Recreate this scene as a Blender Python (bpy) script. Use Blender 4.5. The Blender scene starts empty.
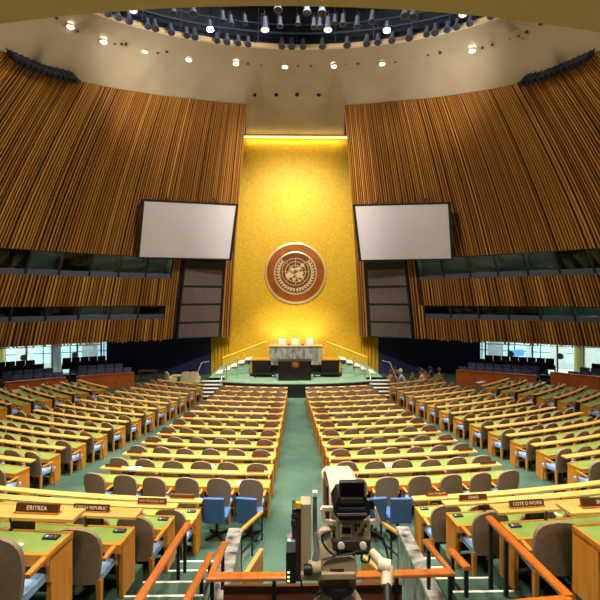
import bpy, math, random
from mathutils import Vector, Matrix
random.seed(7)
S = bpy.context.scene
COL = S.collection
PI = math.pi
EZ = 5.57                      # eye height above the front floor
F = 420.0                      # focal length in pixels of the 600 px frame
YAW = math.atan(8.5 / F)
CAM = Vector((-0.27, 0.0, EZ))
FWD = Vector((math.sin(YAW), math.cos(YAW), 0))
RGT = Vector((math.cos(YAW), -math.sin(YAW), 0))
UP = Vector((0, 0, 1))

def P(px, py, d):              # a point seen at (px, py) at depth d
    return CAM + FWD * d + RGT * ((px - 300) / F * d) + UP * ((300 - py) / F * d)
def proj(p):
    v = Vector(p) - CAM
    d = v.dot(FWD)
    if d < 0.3: return None
    return (300 + F * v.dot(RGT) / d, 300 - F * v.z / d, d)
def seen(p, m=25):
    q = proj(p)
    return q is not None and -m < q[0] < 600 + m and -m < q[1] < 600 + m

# ------------------------------------------------------------------ names
ORD = ('first second third fourth fifth sixth seventh eighth ninth tenth eleventh twelfth thirteenth fourteenth fifteenth '
       'sixteenth seventeenth eighteenth nineteenth twentieth').split()
def nth(i):                    # 0-based
    if i < 20: return ORD[i]
    return {2: 'twenty', 3: 'thirty', 4: 'forty'}[(i + 1) // 10] + '-' + ORD[(i % 10)] if (i + 1) % 10 else {3: 'thirtieth', 4: 'fortieth'}[(i + 1) // 10]

def tag(o, label=None, cat=None, group=None, kind=None):
    if label: o['label'] = label
    if cat: o['category'] = cat
    if group: o['group'] = group
    if kind: o['kind'] = kind
    return o
def empty(name, loc=(0, 0, 0), rz=0.0, parent=None):
    o = bpy.data.objects.new(name, None); COL.objects.link(o)
    o.empty_display_size = 0.1
    o.location = loc; o.rotation_euler = (0, 0, rz)
    if parent: o.parent = parent
    return o
def thing(name, label, cat, loc=(0, 0, 0), rz=0.0, group=None):
    return tag(empty(name, loc, rz), label, cat, group)
def copy_tree(o, parent=None):
    c = o.copy(); COL.objects.link(c)
    if parent: c.parent = parent
    for ch in list(o.children): copy_tree(ch, c)
    return c

# ------------------------------------------------------------------ mesh builder
class MB:
    def __init__(s): s.v = []; s.f = []; s.m = []
    def add(s, vs, fs, mi=0):
        o = len(s.v); s.v += [Vector(v) for v in vs]
        s.f += [tuple(i + o for i in f) for f in fs]; s.m += [mi] * len(fs)
        return s
    def box(s, c, size, mi=0, R=None, taper=1.0):
        x, y, z = size[0] / 2, size[1] / 2, size[2] / 2
        vs = []
        for k in (-1, 1):
            t = taper if k > 0 else 1.0
            for (a, b) in ((-1, -1), (1, -1), (1, 1), (-1, 1)):
                p = Vector((a * x * t, b * y * t, k * z))
                if R: p = R @ p
                vs.append(p + Vector(c))
        return s.add(vs, [(3, 2, 1, 0), (4, 5, 6, 7), (0, 1, 5, 4), (1, 2, 6, 5), (2, 3, 7, 6), (3, 0, 4, 7)], mi)
    def hexa(s, b, t, mi=0):   # 4 bottom + 4 top points
        return s.add(list(b) + list(t), [(3, 2, 1, 0), (4, 5, 6, 7), (0, 1, 5, 4), (1, 2, 6, 5), (2, 3, 7, 6), (3, 0, 4, 7)], mi)
    def rbox(s, c, size, r, mi=0, R=None, n=3):   # box with rounded vertical edges and a chamfer
        x, y, z = size[0] / 2, size[1] / 2, size[2] / 2
        r = min(r, x * .95, y * .95, z * .95)
        def ring(ins, zz):
            out = []
            for (cx, cy, a0) in ((x - r, y - r, 0), (-x + r, y - r, PI / 2), (-x + r, -y + r, PI), (x - r, -y + r, 1.5 * PI)):
                for k in range(n + 1):
                    a = a0 + PI / 2 * k / n
                    p = Vector((cx + (r - ins) * math.cos(a), cy + (r - ins) * math.sin(a), zz))
                    out.append((R @ p if R else p) + Vector(c))
            return out
        c1 = r * .35
        rings = [ring(r * .6, -z), ring(0, -z + c1), ring(0, z - c1), ring(r * .6, z)]
        return s.loft(rings, mi, caps=True)
    def loft(s, rings, mi=0, caps=True, closed=True):
        n = len(rings[0]); vs = [p for r in rings for p in r]; fs = []
        for i in range(len(rings) - 1):
            for j in range(n if closed else n - 1):
                k = (j + 1) % n
                fs.append((i * n + j, i * n + k, (i + 1) * n + k, (i + 1) * n + j))
        if caps and closed:
            fs.append(tuple(range(n - 1, -1, -1)))
            fs.append(tuple((len(rings) - 1) * n + j for j in range(n)))
        return s.add(vs, fs, mi)
    def tube(s, pts, r, mi=0, n=8, caps=True):
        pts = [Vector(p) for p in pts]; rings = []
        rr = r if isinstance(r, (list, tuple)) else [r] * len(pts)
        for i, p in enumerate(pts):
            d = (pts[min(i + 1, len(pts) - 1)] - pts[max(i - 1, 0)]).normalized()
            a = d.cross(UP)
            if a.length < 1e-3: a = d.cross(Vector((0, 1, 0)))
            a.normalize(); b = a.cross(d).normalized()
            rings.append([p + (a * math.cos(2 * PI * k / n) + b * math.sin(2 * PI * k / n)) * rr[i] for k in range(n)])
        return s.loft(rings, mi, caps)
    def bar(s, p, q, w, h, mi=0):   # rectangular bar from p to q, w sideways, h up
        p, q = Vector(p), Vector(q); d = (q - p).normalized()
        a = d.cross(UP)
        if a.length < 1e-3: a = Vector((1, 0, 0))
        a.normalize(); b = a.cross(d).normalized()
        f = lambda o: [o - a * w / 2 - b * h / 2, o + a * w / 2 - b * h / 2, o + a * w / 2 + b * h / 2, o - a * w / 2 + b * h / 2]
        return s.loft([f(p), f(q)], mi)
    def lathe(s, prof, c=(0, 0, 0), R=None, n=16, mi=0, ring=False):
        if ring: prof = list(prof) + [prof[0]]
        rings = []
        for (r, z) in prof:
            rg = []
            for k in range(n):
                p = Vector((r * math.cos(2 * PI * k / n), r * math.sin(2 * PI * k / n), z))
                rg.append((R @ p if R else p) + Vector(c))
            rings.append(rg)
        return s.loft(rings, mi, caps=not ring)
    def poly(s, pts, th, nrm, mi=0):   # extruded polygon
        n = len(pts); pts = [Vector(p) for p in pts]; nrm = Vector(nrm) * th
        vs = pts + [p + nrm for p in pts]
        fs = [tuple(range(n - 1, -1, -1)), tuple(range(n, 2 * n))] + [(i, (i + 1) % n, n + (i + 1) % n, n + i) for i in range(n)]
        return s.add(vs, fs, mi)
    def grid(s, fn, nu, nv, mi=0, flip=False):
        vs = [fn(i / nu, j / nv) for j in range(nv + 1) for i in range(nu + 1)]
        fs = []
        for j in range(nv):
            for i in range(nu):
                a = j * (nu + 1) + i
                q = (a, a + 1, a + nu + 2, a + nu + 1)
                fs.append(q[::-1] if flip else q)
        return s.add(vs, fs, mi)
    def mesh(s, name, mats, smooth=None, org=None):
        me = bpy.data.meshes.new(name)
        vs = s.v if org is None else [v - Vector(org) for v in s.v]
        me.from_pydata([tuple(v) for v in vs], [], s.f)
        for m in (mats if isinstance(mats, (list, tuple)) else [mats]): me.materials.append(m)
        me.polygons.foreach_set('material_index', s.m)
        if smooth is not None:
            me.shade_smooth(); me.set_sharp_from_angle(angle=math.radians(smooth))
        me.update()
        return me
    def build(s, name, mats, parent=None, smooth=None, org=None):
        o = bpy.data.objects.new(name, s.mesh(name, mats, smooth, org)); COL.objects.link(o)
        if parent: o.parent = parent
        elif org is not None: o.location = org
        return o

# ------------------------------------------------------------------ materials
def srgb(r, g, b):
    f = lambda c: (c / 255 / 12.92) if c <= 10 else ((c / 255 + .055) / 1.055) ** 2.4
    return (f(r), f(g), f(b), 1)
def mat(name, c, rough=.5, metal=0.0, emit=None, es=0.0, noise=None, spec=.5, bump=None, coat=0.0):
    """noise = (second colour, scale, detail, (x,y,z) stretch) mixes two colours of the surface itself."""
    m = bpy.data.materials.new(name); m.use_nodes = True
    nt = m.node_tree; b = nt.nodes['Principled BSDF']
    b.inputs['Base Color'].default_value = c
    b.inputs['Roughness'].default_value = rough
    b.inputs['Metallic'].default_value = metal
    b.inputs['Specular IOR Level'].default_value = spec
    b.inputs['Coat Weight'].default_value = coat
    if emit:
        b.inputs['Emission Color'].default_value = emit; b.inputs['Emission Strength'].default_value = es
    if noise or bump:
        tc = nt.nodes.new('ShaderNodeTexCoord'); mp = nt.nodes.new('ShaderNodeMapping')
        nt.links.new(tc.outputs['Object'], mp.inputs['Vector'])
    if noise:
        c2, sc, det, st = noise
        mp.inputs['Scale'].default_value = st
        nz = nt.nodes.new('ShaderNodeTexNoise'); nz.inputs['Scale'].default_value = sc; nz.inputs['Detail'].default_value = det
        nt.links.new(mp.outputs['Vector'], nz.inputs['Vector'])
        cr = nt.nodes.new('ShaderNodeValToRGB')
        cr.color_ramp.elements[0].position = .35; cr.color_ramp.elements[0].color = c
        cr.color_ramp.elements[1].position = .68; cr.color_ramp.elements[1].color = c2
        nt.links.new(nz.outputs['Fac'], cr.inputs['Fac'])
        nt.links.new(cr.outputs['Color'], b.inputs['Base Color'])
    if bump:
        sc, stg = bump
        n2 = nt.nodes.new('ShaderNodeTexNoise'); n2.inputs['Scale'].default_value = sc; n2.inputs['Detail'].default_value = 3
        nt.links.new(mp.outputs['Vector'], n2.inputs['Vector'])
        bp = nt.nodes.new('ShaderNodeBump'); bp.inputs['Strength'].default_value = stg; bp.inputs['Distance'].default_value = .02
        nt.links.new(n2.outputs['Fac'], bp.inputs['Height']); nt.links.new(bp.outputs['Normal'], b.inputs['Normal'])
    return m
def island_mat(name, stops, rough=.5, spec=.4, grain=None):
    """every separate slat of the mesh picks its own stain"""
    m = bpy.data.materials.new(name); m.use_nodes = True
    nt = m.node_tree; b = nt.nodes['Principled BSDF']
    g = nt.nodes.new('ShaderNodeNewGeometry'); cr = nt.nodes.new('ShaderNodeValToRGB')
    el = cr.color_ramp.elements
    while len(el) < len(stops): el.new(.5)
    for e, (p, c) in zip(el, stops): e.position = p; e.color = c
    nt.links.new(g.outputs['Random Per Island'], cr.inputs['Fac'])
    nt.links.new(cr.outputs['Color'], b.inputs['Base Color'])
    b.inputs['Roughness'].default_value = rough; b.inputs['Specular IOR Level'].default_value = spec
    return m
def glass_mat(name, tint, mix=.12, rough=.03):
    m = bpy.data.materials.new(name); m.use_nodes = True
    nt = m.node_tree; nt.nodes.remove(nt.nodes['Principled BSDF']); out = nt.nodes['Material Output']
    t = nt.nodes.new('ShaderNodeBsdfTransparent'); t.inputs['Color'].default_value = tint
    g = nt.nodes.new('ShaderNodeBsdfGlossy'); g.inputs['Roughness'].default_value = rough; g.inputs['Color'].default_value = (.8, .9, .9, 1)
    x = nt.nodes.new('ShaderNodeMixShader'); x.inputs['Fac'].default_value = mix
    nt.links.new(t.outputs[0], x.inputs[1]); nt.links.new(g.outputs[0], x.inputs[2]); nt.links.new(x.outputs[0], out.inputs['Surface'])
    return m

M = {}
M['carpet'] = mat('carpet', srgb(80, 106, 90), .95, noise=(srgb(58, 82, 69), .7, 4, (1, 1, 1)), spec=.1)
M['carpet_stage'] = mat('carpet_stage', srgb(138, 172, 140), .9, noise=(srgb(122, 156, 126), 1.3, 3, (1, 1, 1)), spec=.15)
M['slat'] = island_mat('slat', [(0, srgb(136, 86, 28)), (.3, srgb(156, 102, 36)), (.65, srgb(172, 115, 42)), (1, srgb(196, 138, 58))], .5, .35)
M['slat_back'] = mat('slat_back', srgb(44, 26, 12), .8)
M['beige'] = mat('beige', srgb(172, 159, 138), .85, noise=(srgb(162, 148, 126), .35, 3, (1, 1, 1)), spec=.2)
M['soffit'] = mat('soffit', srgb(184, 160, 108), .85, spec=.2)
M['rimwood'] = mat('rimwood', srgb(222, 200, 164), .6)
M['navy'] = mat('navy', srgb(46, 56, 104), .8)
M['dome'] = mat('dome', srgb(30, 40, 62), .6)
M['pipe'] = mat('pipe', srgb(70, 92, 128), .35, .4)
M['lampgrey'] = mat('lampgrey', srgb(120, 134, 170), .35, .25)
M['lampdark'] = mat('lampdark', srgb(46, 52, 70), .45, .2)
M['lens'] = mat('lens', srgb(150, 150, 160), .1, emit=(1, .95, .88, 1), es=.6)
M['lens_lit'] = mat('lens_lit', srgb(255, 240, 220), .2, emit=(1, .9, .75, 1), es=60)
M['lens_half'] = mat('lens_half', srgb(255, 245, 230), .2, emit=(1, .93, .82, 1), es=1.0)
M['downlight'] = mat('downlight', srgb(255, 245, 230), .2, emit=(1, .93, .82, 1), es=14)
M['black'] = mat('black', srgb(18, 17, 19), .5)
M['blackgloss'] = mat('blackgloss', srgb(14, 14, 16), .15)
M['screen'] = mat('screen', srgb(204, 202, 212), .75, spec=.2)
M['grille'] = mat('grille', srgb(120, 108, 106), .85, noise=(srgb(98, 88, 86), 14, 4, (1, 1, 1)), spec=.15)
M['marble'] = mat('marble', srgb(178, 174, 164), .3, noise=(srgb(44, 48, 46), 4.5, 10, (1, 1.6, .7)))
M['marble_dais'] = mat('marble_dais', srgb(168, 168, 154), .25, noise=(srgb(84, 92, 84), 3.5, 9, (1, 1, .6)))
M['blackmarble'] = mat('blackmarble', srgb(22, 18, 21), .3, noise=(srgb(32, 26, 28), 3, 6, (1, 1, 1)))
M['ledge'] = mat('ledge', srgb(230, 184, 106), .38, noise=(srgb(218, 168, 86), 1.6, 3, (1, 6, 6)))
M['wood'] = mat('wood', srgb(218, 148, 46), .4, noise=(srgb(202, 130, 34), 3, 4, (6, 6, .7)))
M['wood_red'] = mat('wood_red', srgb(180, 94, 38), .42, noise=(srgb(156, 76, 26), 2, 4, (1, 1, 4)))
M['wood_dark'] = mat('wood_dark', srgb(96, 54, 28), .45)
M['rail'] = mat('rail', srgb(204, 116, 42), .22, noise=(srgb(180, 94, 30), 4, 4, (3, .6, 3)), coat=.4)
M['leather'] = mat('leather', srgb(138, 164, 84), .42, noise=(srgb(122, 148, 70), 4, 2, (1, 1, 1)), spec=.5)
M['shell'] = mat('shell', srgb(158, 134, 108), .6, noise=(srgb(146, 122, 96), 20, 2, (1, 1, 1)), spec=.3)
M['blueseat'] = mat('blueseat', srgb(140, 172, 214), .8)
M['bluechair'] = mat('bluechair', srgb(62, 104, 158), .8, noise=(srgb(54, 94, 146), 30, 2, (1, 1, 1)))
M['chairleg'] = mat('chairleg', srgb(204, 138, 58), .4)
M['gallery'] = mat('gallery', srgb(58, 66, 98), .7)
M['gallerypan'] = mat('gallerypan', srgb(80, 86, 112), .6)
M['steel'] = mat('steel', srgb(200, 204, 206), .3, .8)
M['white'] = mat('white', srgb(232, 230, 222), .6)
M['whitestep'] = mat('whitestep', srgb(238, 234, 222), .55)
M['cream'] = mat('cream', srgb(240, 222, 170), .7)
M['plate'] = mat('plate', srgb(88, 50, 28), .45)
M['plate_rim'] = mat('plate_rim', srgb(196, 120, 50), .45)
M['letter'] = mat('letter', srgb(240, 226, 200), .5)
M['letter_dim'] = mat('letter_dim', srgb(206, 170, 130), .5)
M['camera'] = mat('camera', srgb(186, 166, 130), .5, noise=(srgb(176, 156, 122), 3, 2, (1, 1, 1)))
M['camera_light'] = mat('camera_light', srgb(226, 206, 180), .5)
M['camera_brown'] = mat('camera_brown', srgb(58, 44, 38), .5)
M['glassblack'] = mat('glassblack', srgb(8, 8, 10), .08)
M['yellow'] = mat('yellow', srgb(240, 200, 30), .5)
M['led'] = mat('led', srgb(180, 240, 120), .4, emit=(.5, 1, .3, 1), es=2)
M['red'] = mat('red', srgb(190, 50, 40), .4)
M['copper'] = mat('copper', srgb(176, 100, 30), .38, .45, noise=(srgb(150, 80, 22), 1.2, 3, (1, 1, 1)))
M['copper_dark'] = mat('copper_dark', srgb(112, 62, 26), .45, .3)
M['emblem'] = mat('emblem', srgb(226, 200, 152), .45, .2)
M['silverring'] = mat('silverring', srgb(222, 200, 160), .35, .4)
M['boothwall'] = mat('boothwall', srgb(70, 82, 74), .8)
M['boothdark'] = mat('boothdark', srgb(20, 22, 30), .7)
M['sill'] = mat('sill', srgb(62, 70, 90), .5)
M['boothglass'] = glass_mat('boothglass', (.6, .68, .66, 1), .025)
M['lobbyglass'] = glass_mat('lobbyglass', (.93, .98, .98, 1), .05)
M['daylight'] = mat('daylight', srgb(200, 232, 240), .6, emit=srgb(180, 226, 242), es=.7)
M['lobbywall'] = mat('lobbywall', srgb(232, 236, 230), .7)
M['lobbycol'] = mat('lobbycol', srgb(232, 204, 110), .6)
M['lit_cap'] = mat('lit_cap', srgb(240, 196, 70), .4, emit=srgb(250, 200, 60), es=.55)  # cap is no lamp; emission stands in for light falling on it
M['kick'] = mat('kick', srgb(128, 70, 42), .4, noise=(srgb(104, 54, 32), 3, 4, (.6, 1, 5)))
M['skin'] = mat('skin', srgb(200, 146, 110), .55)
M['paper'] = mat('paper', srgb(236, 234, 228), .7)

def gold_material():
    m = bpy.data.materials.new('gold_wall'); m.use_nodes = True
    nt = m.node_tree; b = nt.nodes['Principled BSDF']
    tc = nt.nodes.new('ShaderNodeTexCoord'); mp = nt.nodes.new('ShaderNodeMapping')
    nt.links.new(tc.outputs['Object'], mp.inputs['Vector'])
    v = nt.nodes.new('ShaderNodeTexVoronoi'); v.inputs['Scale'].default_value = 15
    nt.links.new(mp.outputs['Vector'], v.inputs['Vector'])
    n = nt.nodes.new('ShaderNodeTexNoise'); n.inputs['Scale'].default_value = 3.2; n.inputs['Detail'].default_value = 6
    nt.links.new(mp.outputs['Vector'], n.inputs['Vector'])
    mx = nt.nodes.new('ShaderNodeMix'); mx.data_type = 'FLOAT'; mx.inputs[0].default_value = .45
    sp = nt.nodes.new('ShaderNodeSeparateColor')
    nt.links.new(v.outputs['Color'], sp.inputs['Color'])
    nt.links.new(n.outputs['Fac'], mx.inputs[2]); nt.links.new(sp.outputs['Red'], mx.inputs[3])
    cr = nt.nodes.new('ShaderNodeValToRGB')
    cr.color_ramp.elements[0].position = .25; cr.color_ramp.elements[0].color = srgb(206, 160, 22)
    cr.color_ramp.elements[1].position = .8; cr.color_ramp.elements[1].color = srgb(228, 186, 46)
    nt.links.new(mx.outputs[0], cr.inputs['Fac']); nt.links.new(cr.outputs['Color'], b.inputs['Base Color'])
    b.inputs['Metallic'].default_value = .25; b.inputs['Roughness'].default_value = .5
    bp = nt.nodes.new('ShaderNodeBump'); bp.inputs['Strength'].default_value = .25; bp.inputs['Distance'].default_value = .03
    nt.links.new(mx.outputs[0], bp.inputs['Height']); nt.links.new(bp.outputs['Normal'], b.inputs['Normal'])
    return m
M['gold'] = gold_material()

# ------------------------------------------------------------------ camera
cd = bpy.data.cameras.new('camera'); cam = bpy.data.objects.new('camera', cd); COL.objects.link(cam)
cam.location = CAM; cam.rotation_euler = (PI / 2, 0, -YAW)
cd.sensor_width = 36; cd.lens = 36 * F / 600; cd.clip_end = 200; cd.clip_start = .05
S.camera = cam

# ------------------------------------------------------------------ plan of the hall: rows are arcs about ARC
ARC = Vector((0, 37.5, 0))
FLOOR_PTS = [(0, 0), (14.95, 0), (17.25, 0), (20.7, .15), (24.15, .33), (27.6, .61), (29.6, .68), (60, .68)]
def zf(r):
    for (a, za), (b, zb) in zip(FLOOR_PTS, FLOOR_PTS[1:]):
        if r <= b: return za + (zb - za) * (r - a) / (b - a)
    return .68
def arc(r, th, z=0.0):         # th measured from -Y (towards the back), + to the right
    return Vector((ARC.x + r * math.sin(th), ARC.y - r * math.cos(th), z))
def thx(r, X): return math.asin(max(-.999, min(.999, X / r)))

# main floor
mb = MB()
rs = [8, 12, 14.95, 17.25, 19, 20.7, 22.4, 24.15, 25.9, 27.6, 28.6, 29.9]
mb.grid(lambda u, v: arc(rs[round(v * (len(rs) - 1))], (u * 2 - 1) * 1.15, zf(rs[round(v * (len(rs) - 1))])), 60, len(rs) - 1)
tag(mb.build('floor', M['carpet']), kind='structure')
# sunken bay in the middle and the gallery for the television camera
mb = MB()
mb.box((.22, 6.3, .58), (3.6, 3.6, .2))
tag(mb.build('floor', M['carpet']), kind='structure')
mb = MB(); mb.box((.2, 3.0, .99), (3.2, 3.6, 1.9))
tag(mb.build('floor', M['carpet']), kind='structure')
# tiers of the raised blocks on both sides
TIER = [(30.15, 1.21), (31.45, 1.73), (32.68, 2.33), (33.95, 3.0), (35.3, 3.6)]
for sgn, xins in ((-1, (2.24, 2.43, 2.92, 3.1, 3.3)), (1, (2.38, 2.66, 3.14, 3.3, 3.5))):
    mb = MB()
    for k, (r0, z) in enumerate(TIER):
        r1 = TIER[k + 1][0] + .02 if k + 1 < len(TIER) else 40
        n = 14
        a0 = thx(r0, sgn * xins[k]); a1 = sgn * .62
        for i in range(n):
            t0, t1 = a0 + (a1 - a0) * i / n, a0 + (a1 - a0) * (i + 1) / n
            q = [arc(r1, t0), arc(r1, t1), arc(r0, t1), arc(r0, t0)]
            if sgn < 0: q = q[::-1]
            mb.hexa([p + UP * (z - .7) for p in q], [p + UP * z for p in q])
    tag(mb.build('floor', M['carpet']), kind='structure')
# aisle stairs between the marble walls and the blocks
for sgn, xa, xb, side in ((-1, 1.42, 3.0, 'left'), (1, 1.86, 3.2, 'right')):
    st = tag(empty('trim_stairs_' + side), kind='structure')
    for k in range(6):
        d1 = 7.48 - .66 * k; z = .68 + .26 * (k + 1)
        b = MB(); b.box((sgn * (xa + xb) / 2, d1 - .34, z - .3), (xb - xa, .68, .6)); b.build('step', M['carpet'], st)
        b = MB(); b.box((sgn * (xa + xb) / 2, d1 - .005, z - .012), (xb - xa, .035, .035)); b.build('nosing', M['whitestep'], st)

# ------------------------------------------------------------------ wooden slat walls leaning in over the hall
BOT = -2.67 + EZ
APEX = Vector((-0.8, 20, 32.9 + EZ))
CTRL = [(-4.75, 31.1), (-6.7, 30.15), (-8.5, 29.1), (-10.9, 27.75), (-13.2, 26.45), (-16.9, 23.6), (-19.6, 20.6), (-21.5, 17.2), (-22.3, 13.0), (-22.4, 8.0)]
def dense(ctrl, n=24):
    c = [Vector((x, y, 0)) for x, y in ctrl]; c = [c[0] * 2 - c[1]] + c + [c[-1] * 2 - c[-2]]; out = []
    for i in range(1, len(c) - 2):
        for k in range(n):
            t = k / n
            p = .5 * ((2 * c[i]) + (c[i + 1] - c[i - 1]) * t + (2 * c[i - 1] - 5 * c[i] + 4 * c[i + 1] - c[i + 2]) * t * t + (3 * c[i] - c[i - 1] - 3 * c[i + 1] + c[i + 2]) * t ** 3)
            out.append(p)
    return out + [c[-2]]
DPTS = dense(CTRL)
DLEN = [0.0]
for a, b in zip(DPTS, DPTS[1:]): DLEN.append(DLEN[-1] + (b - a).length)
WLEN = DLEN[-1]
def wbase(s):
    s = max(0, min(WLEN - 1e-6, s))
    lo, hi = 0, len(DLEN) - 1
    while hi - lo > 1:
        m = (lo + hi) // 2
        if DLEN[m] <= s: lo = m
        else: hi = m
    t = (s - DLEN[lo]) / (DLEN[hi] - DLEN[lo])
    return DPTS[lo].lerp(DPTS[hi], t)
def wpt(s, z, sgn=-1, out=0.0):   # sgn -1: left wall; out: towards the hall
    b = wbase(s); b.z = BOT
    t = (z - BOT) / (APEX.z - BOT)
    h = t * (.62 + .95 * t)
    p = Vector((b.x + (APEX.x - b.x) * h, b.y + (APEX.y - b.y) * h, z))
    if out:
        tg = (wbase(s + .2) - wbase(s - .2)).normalized()
        nrm = tg.cross(Vector(((APEX.x - b.x) * (.62 + 1.9 * t), (APEX.y - b.y) * (.62 + 1.9 * t), APEX.z - BOT))).normalized()
        c = Vector((0, 15, z)) - p
        if nrm.dot(c) < 0: nrm = -nrm
        p = p + nrm * out
    if sgn > 0: p = Vector((-p.x, p.y, p.z))
    return p
def wtop(s):                       # height of the slats' upper edge
    f = min(1, s / 18)
    t = .419 + (.386 - .419) * f
    return BOT + t * (APEX.z - BOT)
def s_at(px, z):                   # wall parameter that shows at column px for a height (left wall)
    best = min((abs(proj(wpt(i * .1, z))[0] - px), i * .1) for i in range(int(WLEN * 10)) if proj(wpt(i * .1, z)))
    return best[1]
W0, W1, W2, W3 = EZ - 1.25, EZ - .35, EZ + 1.42, EZ + 2.80
S_UP = s_at(171, W2); S_LO = s_at(165, W0)
S_SP0, S_SP1 = s_at(221, EZ), s_at(179.5, EZ)
def bands():
    """(part name, s range, lower z, upper z) of each slatted field"""
    return [('upper_slats', 0, WLEN, lambda s: W3, wtop),
            ('middle_slats', S_UP, WLEN, lambda s: W1, lambda s: W2),
            ('lower_slats', S_LO, WLEN, lambda s: BOT, lambda s: W0),
            ('window_side_slats', S_SP1 + .1, S_LO, lambda s: BOT, lambda s: W1),
            ('window_side_slats', S_SP1 + .1, S_UP, lambda s: W1, lambda s: W3),
            ('edge_slats', 0, S_SP0 - .1, lambda s: BOT, lambda s: W3)]
for sgn, side in ((-1, 'left'), (1, 'right')):
    root = tag(empty('wall_' + side), kind='structure')
    rnd = random.Random(11 if sgn < 0 else 23)
    cuts = []                       # slats keep the same positions in all bands
    s = 0.02
    while s < WLEN - .2:
        w = rnd.choice((.08, .09, .1, .12))
        cuts.append((s, w)); s += w + rnd.choice((.06, .075, .08, .085, .09, .14))
    for nm, sa, sb, zl, zh in bands():
        b = MB()
        for s0, w in cuts:
            if s0 < sa - .01 or s0 + w > sb + .01: continue
            sm = s0 + w / 2; z0 = zl(sm); z1 = zh(sm)
            if nm in ('lower_slats',): z0 -= rnd.choice((0, 0, .1, .06))
            dp = .09
            nz = 6 if z1 - z0 > 3 else 1     # slats follow the concave curve of the wall
            b.loft([[wpt(s0, z, sgn, .02), wpt(s0 + w, z, sgn, .02), wpt(s0 + w, z, sgn, dp), wpt(s0, z, sgn, dp)] for z in [z0 + (z1 - z0) * q / nz for q in range(nz + 1)]], 0)
        n = max(2, int((sb - sa) * 2))
        b.grid(lambda u, v: wpt(sa + (sb - sa) * u, zl(sa + (sb - sa) * u) * (1 - v) + zh(sa + (sb - sa) * u) * v, sgn, 0.0), n, 6, 1)
        b.build(nm, [M['slat'], M['slat_back']], root)
    # solid backing behind the loudspeakers
    b = MB(); b.grid(lambda u, v: wpt(S_SP0 - .2 + (S_SP1 - S_SP0 + .4) * u, BOT + (W3 + .1 - BOT) * v, sgn, -.03), 4, 2); b.build('speaker_niche', M['black'], root)
    # underside of the overhang
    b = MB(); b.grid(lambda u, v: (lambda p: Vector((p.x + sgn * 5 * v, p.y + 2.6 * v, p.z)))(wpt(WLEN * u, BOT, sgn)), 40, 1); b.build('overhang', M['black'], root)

# ------------------------------------------------------------------ interpreters' booths: windows in two bands
WN = [0]
def window(sgn, s0, s1, z0, z1, dark, side):
    WN[0] += 1
    w = tag(empty('window_%d' % WN[0]), kind='structure')
    b = MB(); e = .07
    def fr(sa, sb, za, zb):
        q = [wpt(sa, za, sgn, -.1), wpt(sb, za, sgn, -.1), wpt(sb, za, sgn, .05), wpt(sa, za, sgn, .05)]
        h = [wpt(sa, zb, sgn, -.1), wpt(sb, zb, sgn, -.1), wpt(sb, zb, sgn, .05), wpt(sa, zb, sgn, .05)]
        b.hexa(q, h) if sgn < 0 else b.hexa(q[::-1], h[::-1])
    fr(s0, s0 + e, z0, z1); fr(s1 - e, s1, z0, z1); fr(s0, s1, z1 - .06, z1)
    b.build('frame', M['boothdark'], w)
    b = MB()
    q = [wpt(s0, z0, sgn, -.1), wpt(s1, z0, sgn, -.1), wpt(s1, z0, sgn, .06), wpt(s0, z0, sgn, .06)]
    h = [wpt(s0, z0 + .3, sgn, -.1), wpt(s1, z0 + .3, sgn, -.1), wpt(s1, z0 + .3, sgn, -.02), wpt(s0, z0 + .3, sgn, -.02)]
    b.hexa(q, h) if sgn < 0 else b.hexa(q[::-1], h[::-1])
    b.build('sill', M['sill'], w)
    b = MB(); b.grid(lambda u, v: wpt(s0 + e + (s1 - s0 - 2 * e) * u, z0 + .3 + (z1 - z0 - .36) * v, sgn, -.04), 2, 1); b.build('pane', M['boothglass'], w)
    b = MB()                        # the small room behind the pane
    def rm(u, v, o): return wpt(s0 + (s1 - s0) * u, z0 + (z1 - z0) * v, sgn, o)
    back = -1.7
    b.grid(lambda u, v: rm(u, v, back), 1, 1); b.grid(lambda u, v: rm(0, u, back * v - .1 * (1 - v)), 1, 1); b.grid(lambda u, v: rm(1, u, back * v - .1 * (1 - v)), 1, 1)
    b.grid(lambda u, v: rm(u, 0, back * v - .1 * (1 - v)), 1, 1); b.grid(lambda u, v: rm(u, 1, back * v - .1 * (1 - v)), 1, 1)
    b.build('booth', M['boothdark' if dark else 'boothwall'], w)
    if not dark:
        ld = bpy.data.lights.new('booth_lamp', 'POINT'); ld.energy = 26; ld.color = (.9, 1, .9); ld.shadow_soft_size = .1  # added point light that brightens the green-grey rooms
        lo = bpy.data.objects.new('booth_lamp', ld); COL.objects.link(lo); lo.location = rm(.5, .97, -.7)
    return w
# panes that look dark (D) or show a dim green-grey room (G), counted from the screen outwards
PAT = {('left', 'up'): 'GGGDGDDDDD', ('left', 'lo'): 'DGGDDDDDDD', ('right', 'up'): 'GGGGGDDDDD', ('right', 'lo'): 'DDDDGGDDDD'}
BOOTH_PTS = {}
for sgn, side in ((-1, 'left'), (1, 'right')):
    for band, sA, z0, z1 in (('up', S_UP, W2, W3), ('lo', S_LO, W0, W1)):
        pitch = 1.78; k = 0; s = sA
        while s + pitch < WLEN - 6:
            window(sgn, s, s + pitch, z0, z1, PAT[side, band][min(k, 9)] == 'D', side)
            BOOTH_PTS[side, band, k] = wpt(s + pitch / 2, z1 - .25, sgn, -.9)
            s += pitch; k += 1

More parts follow.
